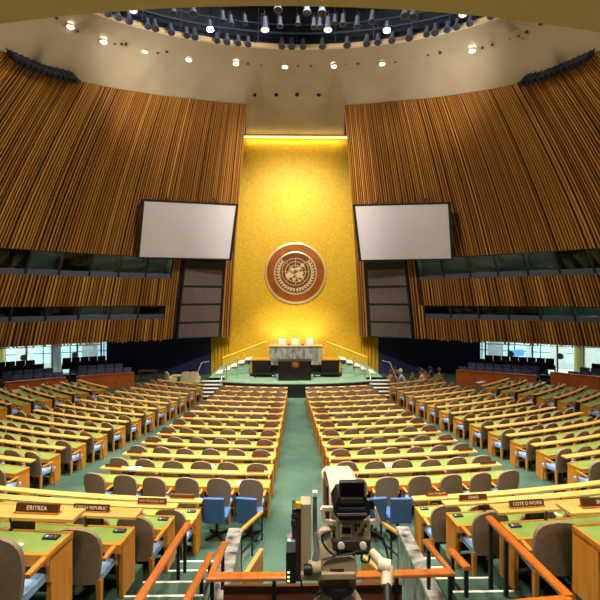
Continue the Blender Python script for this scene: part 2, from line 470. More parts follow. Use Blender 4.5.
# ------------------------------------------------------------------ gold wall, navy walls
b = MB(); GZ0, GZ1 = .2, EZ + 12.6
b.box((0, 32.25, (GZ0 + GZ1) / 2), (12.9, .3, GZ1 - GZ0))
tag(b.build('wall_front', M['gold']), kind='structure')
for sgn, side in ((-1, 'left'), (1, 'right')):
    w = tag(empty('wall_front_' + side), kind='structure')
    b = MB(); b.box((sgn * 10.15, 31.9, 1.6), (8.0, .2, 4.2)); b.build('navy_wall', M['navy'], w)
    b = MB()                        # fluted gold return beside the dais
    for k in range(6): b.box((sgn * (6.2 - k * .26), 31.75 + k * .03, 1.6), (.22, .12, 4.2))
    b.build('gold_return', M['gold'], w)

# ------------------------------------------------------------------ ceiling with its oval opening
RZ = EZ + 13.2; RC = Vector((0, 14.94, RZ)); RA, RB = 12.0, 7.06
def rim(a, k=1.0, dz=0.0): return Vector((RC.x + RA * k * math.sin(a), RC.y + RB * k * math.cos(a), RC.z + dz))   # a = 0 is the far side
outer = []                          # upper edge of the walls, left to right, then the gold wall in between
SL = [WLEN * (1 - i / 60) for i in range(61)]
outer += [wpt(s, wtop(s), -1, -.02) for s in SL]
gold_edge = [Vector((-3.75 + 7.5 * i / 12, 32.1, EZ + 12.65)) for i in range(13)]
outer += gold_edge
outer += [wpt(s, wtop(s), 1, -.02) for s in SL[::-1]]
# parametrise each outer point by its angle around the opening
b = MB(); NV = 7
rows = []
for p in outer:
    a = math.atan2((p.x - RC.x) / RA, (p.y - RC.y) / RB)
    q = rim(a, 1.0)
    rows.append((p, q))
n = len(rows)
def cei(u, v):
    p, q = rows[round(u * (n - 1))]
    c = p.lerp(q, v); c.z = p.z + (q.z - p.z) * math.sin(v * PI / 2) ** .9
    return c
b.grid(cei, n - 1, NV)
tag(b.build('ceiling', M['beige'], smooth=170), kind='structure')
# near soffit
b = MB(); E = EZ + 7.0; nn = 30
def sof(i): 
    x = -17 + 34 * i / nn
    return x, 10.0 + (37 - math.sqrt(37 ** 2 - x * x)) * 1.0
lo = []; 
for i in range(nn):
    (x0, y0), (x1, y1) = sof(i), sof(i + 1)
    b.hexa([(x0, -8, E), (x1, -8, E), (x1, y1, E), (x0, y0, E)], [(x0, -8, E + 8), (x1, -8, E + 8), (x1, y1, E + 8), (x0, y0, E + 8)])
tag(b.build('ceiling', M['soffit']), kind='structure')

# opening: rim, dark dome, pipes
ring = tag(empty('trim_1'), kind='structure')
b = MB(); NA = 72
b.loft([[rim(2 * PI * i / NA, k, dz) for k, dz in ((1.012, -.04), (1.012, .06), (.99, .16), (.985, .05), (.99, -.04))] for i in range(NA + 1)], caps=False)
b.build('rim', M['rimwood'], ring, smooth=40)
b = MB()
b.grid(lambda u, v: rim(2 * PI * u, [1.02, 1.05, 1.0, .75, .4, .02][round(v * 5)], [0, 2.2, 4.2, 5.4, 6.0, 6.2][round(v * 5)]), NA, 5)
b.build('dome', M['dome'], ring, smooth=60)
for k, dz, r, nm in ((.95, .55, .05, 'pipe'), (.93, .9, .035, 'pipe'), (.80, 1.9, .06, 'pipe'), (.78, 3.0, .06, 'pipe'), (.60, 3.2, .05, 'pipe')):
    b = MB(); b.tube([rim(2 * PI * i / NA, k, dz) for i in range(NA + 1)], r, n=6, caps=False); b.build(nm, M['pipe'], ring, smooth=60)
b = MB()
for i in range(0, NA, 2): b.tube([rim(2 * PI * i / NA, .955, .1), rim(2 * PI * i / NA, .93, 2.4), rim(2 * PI * i / NA, .78, 4.6)], .03, n=5)
b.build('hanger', M['pipe'], ring)

# ------------------------------------------------------------------ stage lights
def lamp_root(lit):
    r = empty('stage_light')
    b = MB(); b.lathe([(.02, .5), (.1, .48), (.11, .3), (.13, .1), (.19, -.06), (.2, -.1), (.185, -.1), (.12, .1), (.02, .3)], n=12, ring=True); hs = b.build('housing', M['lampgrey'], r, smooth=50)
    b = MB(); b.bar((-.17, 0, .2), (-.17, 0, .58), .025, .025); b.bar((.17, 0, .2), (.17, 0, .58), .025, .025); b.bar((-.18, 0, .58), (.18, 0, .58), .03, .03); b.bar((0, 0, .58), (0, 0, .78), .05, .05); b.build('yoke', M['lampdark'], r)
    b = MB(); b.lathe([(.185, -.085), (.1, -.095), (.001, -.1)], n=12); b.build('lens', M[{0: 'lampdark', 1: 'lens_half', 2: 'lens_lit'}[lit]], hs)
    return r
PROTO = {}
def stage_light(loc, label, group, lit=0, aim=None, sc=1.0):
    if lit not in PROTO:
        r = PROTO[lit] = lamp_root(lit)
    else: r = copy_tree(PROTO[lit])
    r.location = loc; r.scale = (sc, sc, sc)
    if aim is not None:
        d = (Vector(aim) - Vector(loc)).normalized()
        r.rotation_euler = (-d).to_track_quat('Z', 'Y').to_euler()
    tag(r, label, 'stage light', group)
    return r
rimx = sorted([108, 118, 129, 148, 155, 171, 187, 195, 217, 227, 238, 248, 282, 292, 303, 322, 347, 367, 378, 392, 409, 427, 435, 447, 457, 470, 491])
def rim_at(px, k, dz):
    best = None
    for i in range(-500, 501):
        p = rim(i / 500 * 1.4, k, dz); q = proj(p)
        if q and (best is None or abs(q[0] - px) < best[0]): best = (abs(q[0] - px), p)
    return best[1]
for i, px in enumerate(rimx):
    p = rim_at(px, .955, .0)
    stage_light(p + Vector((0, 0, -.08)), 'grey stage light hanging over the ceiling ring, %s from left' % nth(i), 'stage lights on the rim of the ring', 0, (p.x * .5, p.y - 6, 0), .88 + .14 * random.random())
inner = [(133, 9, 1, 1.3), (173, 12, 0, 1.3), (193, 12, 0, 1.3), (210, 28, 2, 1.2), (223, 20, 0, 1.2), (231, 23, 0, 1.1), (245, 22, 0, 1), (265, 28, 1, 1.5), (280, 25, 0, 1.1), (298, 23, 0, .9), (314, 26, 0, 1.1), (320, 26, 0, 1.1),
         (328, 28, 1, 1.5), (335, 22, 0, 1), (343, 23, 0, 1.2), (357, 25, 0, 1.2), (372, 20, 0, 1.3), (387, 29, 2, 1.2), (405, 14, 0, 1.4), (413, 15, 0, 1.4), (278, 8, 0, 1.3), (307, 11, 0, 1.3), (322, 11, 0, 1.3), (463, 13, 1, 1.3)]
inner.sort()
for i, (px, py, lit, sc) in enumerate(inner):
    d = (17.6 if py < 16 else 19.6)
    p = P(px, py, d)
    stage_light(p, '%s stage light inside the dark dome opening, %s from left' % (('grey', 'lit', 'dazzling')[lit], nth(i)), 'stage lights inside the dome', lit, (p.x * .6, p.y - 4 if lit == 2 else p.y - 1.0, 2), sc * .72)

# spotlight clusters along the top of the side walls
def spot_root():
    r = empty('spotlight')
    b = MB(); b.lathe([(.12, .34), (.17, .3), (.18, -.2), (.22, -.3), (.2, -.3)], n=12); hs = b.build('housing', M['lampdark'], r, smooth=50)
    b = MB(); b.bar((-.22, 0, 0), (-.22, 0, .4), .04, .04); b.bar((.22, 0, 0), (.22, 0, .4), .04, .04); b.bar((-.24, 0, .4), (.24, 0, .4), .05, .05); b.build('yoke', M['black'], r)
    b = MB(); b.lathe([(.195, -.28), (.1, -.29), (.001, -.295)], n=12); b.build('lens', M['blackgloss'], hs)
    return r
SP = spot_root(); first = True
for sgn, side, xa, xb in ((-1, 'left', 9, 71), (1, 'right', 527, 592)):
    for k in range(12):
        px = xa + (xb - xa) * k / 11
        mx = px if sgn < 0 else (2 * 291.5 - px + 9)
        s = min((abs((proj(wpt(i * .1, wtop(i * .1), sgn)) or (9e9,))[0] - px), i * .1) for i in range(0, int(WLEN * 10)))[1]
        p = wpt(s, wtop(s), sgn, .45) + UP * .12
        o = SP if first else copy_tree(SP); first = False
        o.location = p; o.scale = (.85, .85, .85)
        d = (Vector((0, 24, 3)) - p).normalized()
        o.rotation_euler = (-d).to_track_quat('Z', 'Y').to_euler()
        tag(o, 'black spotlight in the row over the %s slat wall, %s from left' % (side, nth(k)), 'spotlight', 'spotlights over the %s wall' % side)

# lit downlights in the beige ceiling
def ceil_hit(px, py):
    dirv = (P(px, py, 1) - CAM)
    best = None
    for i in range(n):
        for j in range(24):
            c = cei(i / (n - 1), j / 24); q = proj(c)
            if q:
                e = math.hypot(q[0] - px, q[1] - py)
                if best is None or e < best[0]: best = (e, q[2])
    return CAM + dirv * (best[1])
dl = [(71, 26), (104, 41), (145, 51), (189, 59), (236, 63), (285, 66), (334, 65.5), (382, 63), (472, 50), (133, 11)][:9]
pr = None; DLP = []
for i, (px, py) in enumerate(dl):
    p = ceil_hit(px, py); DLP.append(p)
    if pr is None:
        pr = empty('downlight')
        b = MB(); b.lathe([(.15, .1), (.2, .0), (.2, -.03), (.14, -.03), (.13, .05)], n=16, ring=True); b.build('trim_ring', M['white'], pr, smooth=40)
        b = MB(); b.lathe([(.14, -.01), (.12, -.05), (.001, -.06)], n=16); b.build('bulb', M['downlight'], pr)
        o = pr
    else: o = copy_tree(pr)
    o.location = p + Vector((0, -.05, -.06)); o.scale = (1, 1, 1)
    tag(o, 'lit round downlight in the beige ceiling, %s from left' % nth(i), 'downlight', 'lit downlights')
for i, px in enumerate((255, 276.5, 297, 318.5, 339)):
    p = ceil_hit(px, 95.5)
    b = MB(); b.lathe([(.12, .1), (.13, 0), (.1, -.03), (.09, .04)], n=12)
    o = b.build('ceiling_nozzle', M['black'], smooth=40); o.location = p + Vector((0, -.35, -.16))
    tag(o, 'small dark hole fitting above the gold wall, %s from left' % nth(i), 'ceiling fitting', 'dark ceiling fittings')
dots = [(57, 18), (78, 31), (87, 35), (115, 44), (122, 44.5), (126, 45), (158, 53), (167, 52), (248, 64), (261, 65), (298, 66), (311, 66), (346, 64), (358, 64), (395, 62), (406, 60), (428, 55), (440, 53), (482, 48), (492, 45), (510, 39), (518, 36), (526, 32), (540, 24)]
pr2 = None
for i, (px, py) in enumerate(dots):
    p = ceil_hit(px, py)
    if pr2 is None:
        b = MB(); b.lathe([(.07, .06), (.08, 0), (.001, -.02)], n=10); pr2 = b.build('unlit_downlight', M['copper_dark'], smooth=40); o = pr2
    else:
        o = pr2.copy(); COL.objects.link(o)
    o.location = p + Vector((0, -.03, -.04))
    tag(o, 'small unlit downlight in the beige ceiling, %s from left' % nth(i), 'downlight', 'unlit downlights')

# ------------------------------------------------------------------ projection screens
def screen(side, tl, tr, br, bl):
    pts = [Vector(p) for p in (bl, br, tr, tl)]
    nrm = (pts[1] - pts[0]).cross(pts[3] - pts[0]).normalized()
    if nrm.dot(CAM - pts[0]) < 0: nrm = -nrm
    c = sum(pts, Vector()) / 4
    t = thing('projection_screen', 'large blank pale screen in black frame on the %s slat wall' % side, 'screen', c)
    def sc(k, o): return [c + (p - c) * 1 + ((p - c).normalized() * k) + nrm * o for p in pts]
    b = MB()
    O, I = sc(.0, .02), sc(-.2, .02); Ob, Ib = sc(.0, -.12), sc(-.2, -.04)
    for i in range(4):
        j = (i + 1) % 4
        b.hexa([Ob[i], Ob[j], Ib[j], Ib[i]], [O[i], O[j], I[j], I[i]])
    b.build('frame', M['black'], t, org=c)
    b = MB(); q = sc(-.15, -.03); r_ = sc(-.15, -.01); b.hexa(q, r_); b.build('screen_sheet', M['screen'], t, org=c)
    b = MB()
    for k in (.25, .75):
        p = pts[3].lerp(pts[2], k); b.bar(p - nrm * .1, p - nrm * 1.0 + UP * .2, .06, .06)
        p = pts[0].lerp(pts[1], k); b.bar(p - nrm * .1, p - nrm * .8, .06, .06)
    b.build('bracket', M['black'], t, org=c)
screen('left', P(141.5, 199, 25.0), P(238.5, 204, 27.2), P(231.5, 260.5, 28.2), P(136.5, 258.5, 26.0))
screen('right', P(352.5, 204.5, 27.2), P(451, 202, 25.0), P(454, 260, 26.0), P(359, 261.5, 28.2))

# loudspeaker columns of four grille panels
for sgn, side in ((-1, 'left'), (1, 'right')):
    sa, sb = S_SP0 - .02, S_SP1 + .02
    c = wpt((sa + sb) / 2, EZ, sgn)
    t = thing('loudspeaker_column', 'tall stack of four grey loudspeaker grilles below the %s screen' % side, 'loudspeaker', c)
    def hx(za, zb, s0, s1, o0, o1, b):
        b.loft([[wpt(s0, z, sgn, o0), wpt(s1, z, sgn, o0), wpt(s1, z, sgn, o1), wpt(s0, z, sgn, o1)] for z in [za + (zb - za) * q / 6 for q in range(7)]])
    b = MB(); hx(BOT + .0, W3 - .2, sa, sb, .0, .2, b); hx(W3 - .2, W3 - .1, sa + .1, sb - .1, .02, .26, b); b.build('cabinet', M['black'], t, org=c)
    zz = [BOT + .02, BOT + 1.16, BOT + 2.42, BOT + 3.66, BOT + 4.92]
    for k in range(4):
        b = MB(); hx(zz[k] + .07, zz[k + 1] - .09, sa + .12, sb - .12, .18, .24, b); b.build('grille', M['grille'], t, org=c)

# ------------------------------------------------------------------ emblem on the gold wall
EC = P(295.5, 273, 31.9); EC.y = 32.1
em = thing('wall_emblem', 'round copper emblem with pale world map and wreath on the gold wall', 'emblem', EC)
RX = Matrix.Rotation(PI / 2, 3, 'X')    # lathe axis -> -Y
def disc(name, prof, m): 
    b = MB(); b.lathe(prof, R=RX, n=64, ring=name != 'field'); return b.build(name, m, em, smooth=30)
disc('outer_ring', [(2.3, 0), (2.36, .06), (2.34, .16), (2.2, .18), (2.18, .1)], M['silverring'])
disc('copper_band', [(2.22, .02), (2.22, .1), (1.6, .12), (1.58, .05)], M['copper'])
disc('inner_ring', [(1.64, .03), (1.64, .17), (1.56, .19), (1.52, .12)], M['silverring'])
disc('field', [(1.55, .03), (1.55, .08), (.001, .1)], M['copper_dark'])
def flat(pts, name, m, y0=-.1, th=.05, parent=None):
    b = MB(); b.poly([(x, y0, z) for x, z in pts], th, (0, -1, 0)); return b
b = MB()
for r in (.27, .53, .79, 1.05):
    ri = r - .04
    rg = []
    for i in range(49):
        a = 2 * PI * i / 48
        rg.append([(ri * math.cos(a), -.09, ri * math.sin(a) + .1), (r * math.cos(a), -.09, r * math.sin(a) + .1), (r * math.cos(a), -.125, r * math.sin(a) + .1), (ri * math.cos(a), -.125, ri * math.sin(a) + .1)])
    b.loft(rg, caps=False)
for k in range(8):
    a = k * PI / 4
    b.bar((.1 * math.cos(a), -.11, .1 * math.sin(a) + .1), (1.05 * math.cos(a), -.11, 1.05 * math.sin(a) + .1), .03, .03)
b.build('map_grid', M['emblem'], em)
lands = [[(-.62, -.18), (-.5, -.05), (-.3, 0), (-.22, -.12), (-.1, -.16), (-.12, -.28), (-.3, -.32), (-.42, -.45), (-.55, -.4)],
         [(.02, -.1), (.18, .02), (.38, .04), (.5, -.08), (.42, -.2), (.52, -.32), (.4, -.42), (.25, -.34), (.14, -.4), (.04, -.28)],
         [(.3, .5), (.45, .56), (.55, .42), (.46, .3), (.34, .36)],
         [(.1, -.42), (.3, -.5), (.34, -.66), (.2, -.62)],
         [(-.35, .1), (-.15, .06), (-.02, .14), (-.1, .26), (-.28, .28)],
         [(.02, .12), (.24, .1), (.34, .22), (.18, .34), (.04, .28)], [(-.2, -.4), (-.06, -.36), (-.02, -.5), (-.14, -.6)]]
b = MB()
for L in lands: b.poly([(x * 1.25, -.09, z * 1.2 + .08) for x, z in L], .06, (0, -1, 0))
b.build('continents', M['emblem'], em)
for sg in (-1, 1):
    w = MB()
    stem = []
    for k in range(15):
        a = math.radians(-98 + k * 9.6); x, z = sg * 1.3 * math.cos(a), 1.3 * math.sin(a) + .04
        stem.append((x, -.105, z))
    w.tube(stem, .025, n=6)
    for k in range(1, 15):
        x, _, z = stem[k]; x0, _, z0 = stem[k - 1]
        tx, tz = x - x0, z - z0; L = math.hypot(tx, tz); tx /= L; tz /= L
        for so in (-1, 1):
            nx, nz = -tz * so, tx * so
            dx, dz = tx * .8 + nx * .6, tz * .8 + nz * .6
            px_, pz_ = -dz, dx
            lf = [(x, z), (x + dx * .12 + px_ * .065, z + dz * .12 + pz_ * .065), (x + dx * .27, z + dz * .27), (x + dx * .12 - px_ * .065, z + dz * .12 - pz_ * .065)]
            w.poly([(q[0], -.09, q[1]) for q in lf], .06, (0, -1, 0))
    w.build('laurel_branch', M['emblem'], em)

# cove lamp along the top edge of the gold wall
b = MB(); b.box((0, 31.75, EZ + 12.3), (8.6, .12, .08))
cove = mat('cove_lamp', srgb(255, 220, 120), .4, emit=(1, .74, .22, 1), es=5)
o = b.build('cove_lamp', cove); tag(o, 'thin glowing strip lamp along the top of the gold wall', 'lamp')

# ------------------------------------------------------------------ stage, dais, rostrum
STZ = .8
def stage_edge(x): return 23.95 + (x * x) / 26.0
b = MB(); nn = 40; XW = 5.35
for i in range(nn):
    x0, x1 = -XW + 2 * XW * i / nn, -XW + 2 * XW * (i + 1) / nn
    b.hexa([(x0, stage_edge(x0), 0), (x1, stage_edge(x1), 0), (x1, 32.1, 0), (x0, 32.1, 0)], [(x0, stage_edge(x0), STZ), (x1, stage_edge(x1), STZ), (x1, 32.1, STZ), (x0, 32.1, STZ)])
    
tag(b.build('floor_stage', M['carpet_stage']), kind='structure')
b = MB()
b.loft([[Vector((x, stage_edge(x) - .05, 0)), Vector((x, stage_edge(x) - .05, STZ - .06)), Vector((x, stage_edge(x) + .02, STZ - .03)), Vector((x, stage_edge(x) + .02, 0))] for x in [-XW + 2 * XW * i / nn for i in range(nn + 1)]])
tag(b.build('trim_2', M['black']), kind='structure')
for sgn, side in ((-1, 'left'), (1, 'right')):
    st = thing('stage_steps', 'white edged steps up to the %s corner of the green stage' % side, 'steps', (sgn * 5.0, 23.8, 0))
    NS = 5
    for k in range(NS):
        z = STZ * (k + 1) / NS; y0 = 23.55 + .27 * k; x0 = 4.25 + .02 * k
        b = MB(); b.box((sgn * 4.92, y0 + .6, z / 2), (1.25, 1.2, z)); b.build('step', M['black'], st, org=st.location)
        b = MB(); b.box((sgn * 4.92, y0 + .13, z + .015), (1.27, .27, .035)); b.build('tread', M['whitestep'], st, org=st.location)
    h = thing('stage_handrail', 'pale curved metal handrail beside the %s stage steps' % side, 'handrail', (sgn * 4.35, 24.0, 0))
    b = MB(); b.tube([(sgn * 4.25, 23.7, .2), (sgn * 4.25, 23.75, 1.0), (sgn * 4.22, 24.2, 1.35), (sgn * 4.15, 25.2, 1.72), (sgn * 3.6, 26.0, 1.95)], .035, n=8)
    b.build('rail', M['steel'], h, smooth=60, org=h.location)
    b = MB(); b.tube([(sgn * 4.15, 25.2, STZ), (sgn * 4.15, 25.2, 1.72)], .03); b.build('post', M['steel'], h, smooth=60, org=h.location)
    b = MB(); b.tube([(sgn * 3.6, 26.0, STZ), (sgn * 3.6, 26.0, 1.95)], .03); b.build('post', M['steel'], h, smooth=60, org=h.location)
    h2 = thing('stage_handrail', 'short straight handrail on the outer side of the %s stage steps' % side, 'handrail', (sgn * 5.7, 24.2, 0))
    b = MB(); b.tube([(sgn * 5.75, 23.7, 1.0), (sgn * 5.6, 25.0, 1.85), (sgn * 5.3, 25.6, 1.85)], .03); b.build('rail', M['steel'], h2, smooth=60, org=h2.location)
    b = MB(); b.tube([(sgn * 5.75, 23.7, 0), (sgn * 5.75, 23.7, 1.0)], .025); b.build('post', M['steel'], h2, smooth=60, org=h2.location)
    # upper steps from the stage to the president's level
    st2 = thing('dais_steps', 'pale edged steps climbing to the dais on the %s of the rostrum' % side, 'steps', (sgn * 4.0, 27.5, STZ))
    for k in range(5):
        z = STZ + .17 * (k + 1); x_in = 2.9; x_out = 5.0 - .42 * k
        b = MB(); y0 = 26.3 + .28 * k
        q = [(sgn * x_out, y0, STZ), (sgn * x_in, y0 + .9, STZ), (sgn * x_in, y0 + 2.2, STZ), (sgn * x_out, y0 + 1.3, STZ)]
        h_ = [(x, y, z) for x, y, _ in q]
        b.hexa(q, h_) if sgn > 0 else b.hexa(q[::-1], h_[::-1])
        b.build('step', M['carpet_stage'], st2, org=st2.location)
        b = MB()
        q = [(sgn * x_out, y0 - .03, z - .02), (sgn * (x_out - .38), y0 + .13, z - .02), (sgn * (x_out - .38), y0 + 1.4, z - .02), (sgn * x_out, y0 + 1.25, z - .02)]
        h_ = [(x, y, z + .03) for x, y, _ in q]
        b.hexa(q, h_) if sgn > 0 else b.hexa(q[::-1], h_[::-1])
        b.build('tread', M['whitestep'], st2, org=st2.location)
    # sloping gold ramp parapet against the wall
    rp = thing('ramp_parapet', 'gold sloping ramp parapet with bright cap on the %s of the dais' % side, 'parapet', (sgn * 4, 31.3, STZ))
    a0, a1 = (P(223, 357.5, 31.0), P(267, 341, 31.0)) if sgn < 0 else (P(368, 357.5, 31.0), P(327, 342, 31.0))
    b = MB(); q = [(a0.x, 31.0, STZ), (a1.x, 31.0, STZ), (a1.x, 31.15, STZ), (a0.x, 31.15, STZ)]; h_ = [(a0.x, 31.0, a0.z), (a1.x, 31.0, a1.z), (a1.x, 31.15, a1.z), (a0.x, 31.15, a0.z)]
    b.hexa(q, h_) if sgn < 0 else b.hexa(q[::-1], h_[::-1]); b.build('panel', M['gold'], rp, org=rp.location)
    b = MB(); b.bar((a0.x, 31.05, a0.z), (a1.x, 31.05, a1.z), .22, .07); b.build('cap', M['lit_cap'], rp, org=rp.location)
    # side desks beside the president's marble desk
    xa, xb = (P(252.5, 360, 27).x, P(271, 360, 27).x) if sgn < 0 else (P(321, 360, 27).x, P(339, 360, 27).x)
    sd = thing('secretary_desk', 'low black desk with golden top on the %s of the marble dais' % side, 'desk', ((xa + xb) / 2, 27.2, STZ))
    b = MB(); b.box(((xa + xb) / 2, 27.3, STZ + .46), (abs(xb - xa), 1.0, .92)); b.build('front', M['blackmarble'], sd, org=sd.location)
    b = MB(); b.box(((xa + xb) / 2, 27.3, STZ + .95), (abs(xb - xa) + .1, 1.06, .06)); b.build('top', M['wood'], sd, org=sd.location)
    b = MB(); b.box(((xa + xb) / 2 + sgn * (abs(xb - xa) / 2 + .05), 27.6, STZ + .47), (.1, 1.5, .94)); b.build('end_panel', M['wood'], sd, org=sd.location)
    b = MB(); b.box(((xa + xb) / 2, 26.5, STZ + .08), (abs(xb - xa) + .2, .5, .16)); b.build('plinth', M['black'], sd, org=sd.location)
# president's dais
xa, xb = P(269.5, 350, 27).x, P(322, 350, 27).x
tag(MB().box(((xa + xb) / 2, 28.6, STZ + .3), (xb - xa + 1.6, 3.0, .6)).build('floor_dais', M['blackmarble']), kind='structure')
da = thing('marble_dais', 'grey veined marble desk of the president below the emblem', 'desk', ((xa + xb) / 2, 27.1, STZ + .6))
zt, zb = P(295, 346.5, 26.8).z, P(295, 365, 26.8).z
b = MB()
for i in range(3):
    w = (xb - xa) / 3; b.rbox((xa + w * (i + .5), 27.1, (zt + zb) / 2), (w - .01, .6, zt - zb), .02)
b.build('marble_front', M['marble_dais'], da, org=da.location)
b = MB(); b.box(((xa + xb) / 2, 27.2, zt + .02), (xb - xa + .08, .9, .05)); b.build('top', M['silverring'], da, org=da.location)
for i, px in enumerate((282, 295, 310)):
    p = P(px, 344, 28.2); p.z = STZ + .6
    c = thing('dais_chair', 'white high backed chair behind the marble dais, %s from left' % nth(i), 'chair', p, PI, 'chairs behind the marble dais')
    b = MB(); b.rbox((0, -.3, .95 + .12), (.52, .1, .95), .05); b.build('backrest', M['white'], c, smooth=50)
    b = MB(); b.rbox((0, 0, .5), (.52, .52, .12), .05); b.build('seat', M['white'], c, smooth=50)
    b = MB(); b.tube([(0, 0, 0), (0, 0, .46)], .04); b.build('pedestal', M['steel'], c)
    b = MB(); b.lathe([(.26, 0), (.26, .03), (.05, .06)], n=12); b.build('base', M['steel'], c)
for i, px in enumerate((289, 302.5)):
    p = P(px, 345, 27.15); p.z = zt + .045
    k = thing('desk_microphone', 'tiny dark microphone block on the marble dais, %s from left' % nth(i), 'microphone', p)
    b = MB(); b.box((0, 0, .05), (.2, .14, .1)); b.build('base', M['wood_red'], k)
    b = MB(); b.tube([(0, 0, .1), (0, .02, .22)], .012); b.build('stem', M['black'], k)
# rostrum
xa, xb = P(278.2, 370, 24.8).x, P(311.2, 370, 24.8).x
zt = P(295, 362, 24.8).z
ro = thing('speaker_rostrum', 'black marble rostrum with small copper emblem in front of the grey dais', 'rostrum', ((xa + xb) / 2, 25.2, STZ))
b = MB(); b.rbox(((xa + xb) / 2, 25.2, (zt + STZ) / 2), (xb - xa, .8, zt - STZ), .03); b.build('body', M['blackmarble'], ro, org=ro.location, smooth=40)
b = MB(); b.box(((xa + xb) / 2, 25.25, zt + .02), (xb - xa + .06, .9, .05)); b.build('top', M['black'], ro, org=ro.location)
rc = P(295, 364.8, 24.78)
b = MB(); b.lathe([(.17, -.02), (.17, .03), (.1, .045), (.001, .05)], c=(rc.x, 24.8, rc.z), R=RX, n=24); e_ = b.build('emblem', M['copper'], ro, org=ro.location, smooth=40)
b = MB()
for sg in (-1, 1):
    for k in range(6):
        a = math.radians(-80 + k * 26); x, z = sg * .2 * math.cos(a), .2 * math.sin(a)
        b.poly([(rc.x + x, 24.79, rc.z + z), (rc.x + x * 1.25 + .02, 24.79, rc.z + z * 1.25), (rc.x + x * 1.3, 24.79, rc.z + z * 1.3 + .06), (rc.x + x * 1.05, 24.79, rc.z + z * 1.05 + .05)], .03, (0, -1, 0))
b.build('wreath', M['copper'], ro, org=ro.location)
for sg in (-1, 1):
    b = MB(); b.tube([((xa + xb) / 2 + sg * .15, 25.1, zt + .04), ((xa + xb) / 2 + sg * .12, 25.3, zt + .3)], .012); b.build('microphone', M['black'], ro, org=ro.location)
# low benches on the stage left and right of the rostrum
for sgn, side, x0, x1 in ((-1, 'left', 254, 276), (1, 'right', 313, 340)):
    p0, p1 = P(x0, 376, 26.0), P(x1, 376, 26.0)
    bn = thing('low_bench', 'long low dark step bench behind the rostrum on its %s' % side, 'bench', ((p0.x + p1.x) / 2, 26.0, STZ))
    b = MB(); b.box(((p0.x + p1.x) / 2, 26.0, STZ + .2), (p1.x - p0.x, .35, .06)); b.build('top', M['black'], bn, org=bn.location)
    for k in (0.05, .95):
        b = MB(); b.box((p0.x + (p1.x - p0.x) * k, 26.0, STZ + .09), (.06, .3, .18)); b.build('leg', M['black'], bn, org=bn.location)


# ------------------------------------------------------------------ delegates' desks
DESKS = []
def desk(name_lbl, r_near, th0, th1, z, n_chairs, group, block, rowword, ends=(1, 1)):
    """one continuous desk along an arc; th0 is its aisle end"""
    lo, hi = min(th0, th1), max(th0, th1); lw = (.17 if 'lowest' in name_lbl or 'second raised' in name_lbl else .25) if 'tier' in name_lbl else .19
    c = arc(r_near - .3, (th0 + th1) / 2, z)
    t = thing('delegate_desk', name_lbl, 'desk', c, 0, group)
    n = max(3, int((hi - lo) * r_near / .8))
    def band(b, ra, rb, za, zb, a=lo, e=hi):
        b.loft([[arc(ra, a + (e - a) * i / n, z + za), arc(rb, a + (e - a) * i / n, z + za), arc(rb, a + (e - a) * i / n, z + zb), arc(ra, a + (e - a) * i / n, z + zb)] for i in range(n + 1)])
    dth = .025 / r_near
    b = MB(); band(b, r_near - .42 - lw, r_near - .42, .815, .85); lg = b.build('ledge', M['ledge'], t, org=c)
    b = MB(); band(b, r_near - .39, r_near - .03, .68, .715, lo + dth, hi - dth); b.build('writing_top', M['leather'], t, org=c)
    b = MB()
    band(b, r_near - .03, r_near + .01, .605, .72); band(b, r_near - .42, r_near - .39, .66, .725)
    band(b, r_near - .42, r_near, .64, .675)
    band(b, r_near - .41, r_near, .64, .722, lo, lo + dth); band(b, r_near - .41, r_near, .64, .722, hi - dth, hi)
    b.build('edge_frame', M['wood'], t, org=c)
    b = MB(); band(b, r_near - .43, r_near - .405, .06, .69, lo + dth * 2, hi - dth * 2); b.build('modesty_panel', M['wood_dark'], t, org=c)
    for a in ((lo, lo + 2 * dth), (hi - 2 * dth, hi)):
        b = MB(); b.loft([[arc(r_near - .41, q, z), arc(r_near - .06, q, z), arc(r_near - .06, q, z + .645), arc(r_near - .41, q, z + .645)] for q in a]); b.build('end_panel', M['wood'], t, org=c)
    m = max(2, round((hi - lo) * r_near / 1.4))
    for i in range(m):
        a = lo + (hi - lo) * (i + .5) / m; w = .11 / r_near
        b = MB(); b.loft([[arc(r_near - .54, a - w, z + .66), arc(r_near - .44, a - w, z + .66), arc(r_near - .44, a - w, z + .82), arc(r_near - .54, a - w, z + .82)], [arc(r_near - .54, a + w, z + .66), arc(r_near - .44, a + w, z + .66), arc(r_near - .44, a + w, z + .82), arc(r_near - .54, a + w, z + .82)]])
        b.build('ledge_support', M['black'], lg, org=c)
    DESKS.append((r_near, th0, th1, z, n_chairs, block, rowword))
    return t

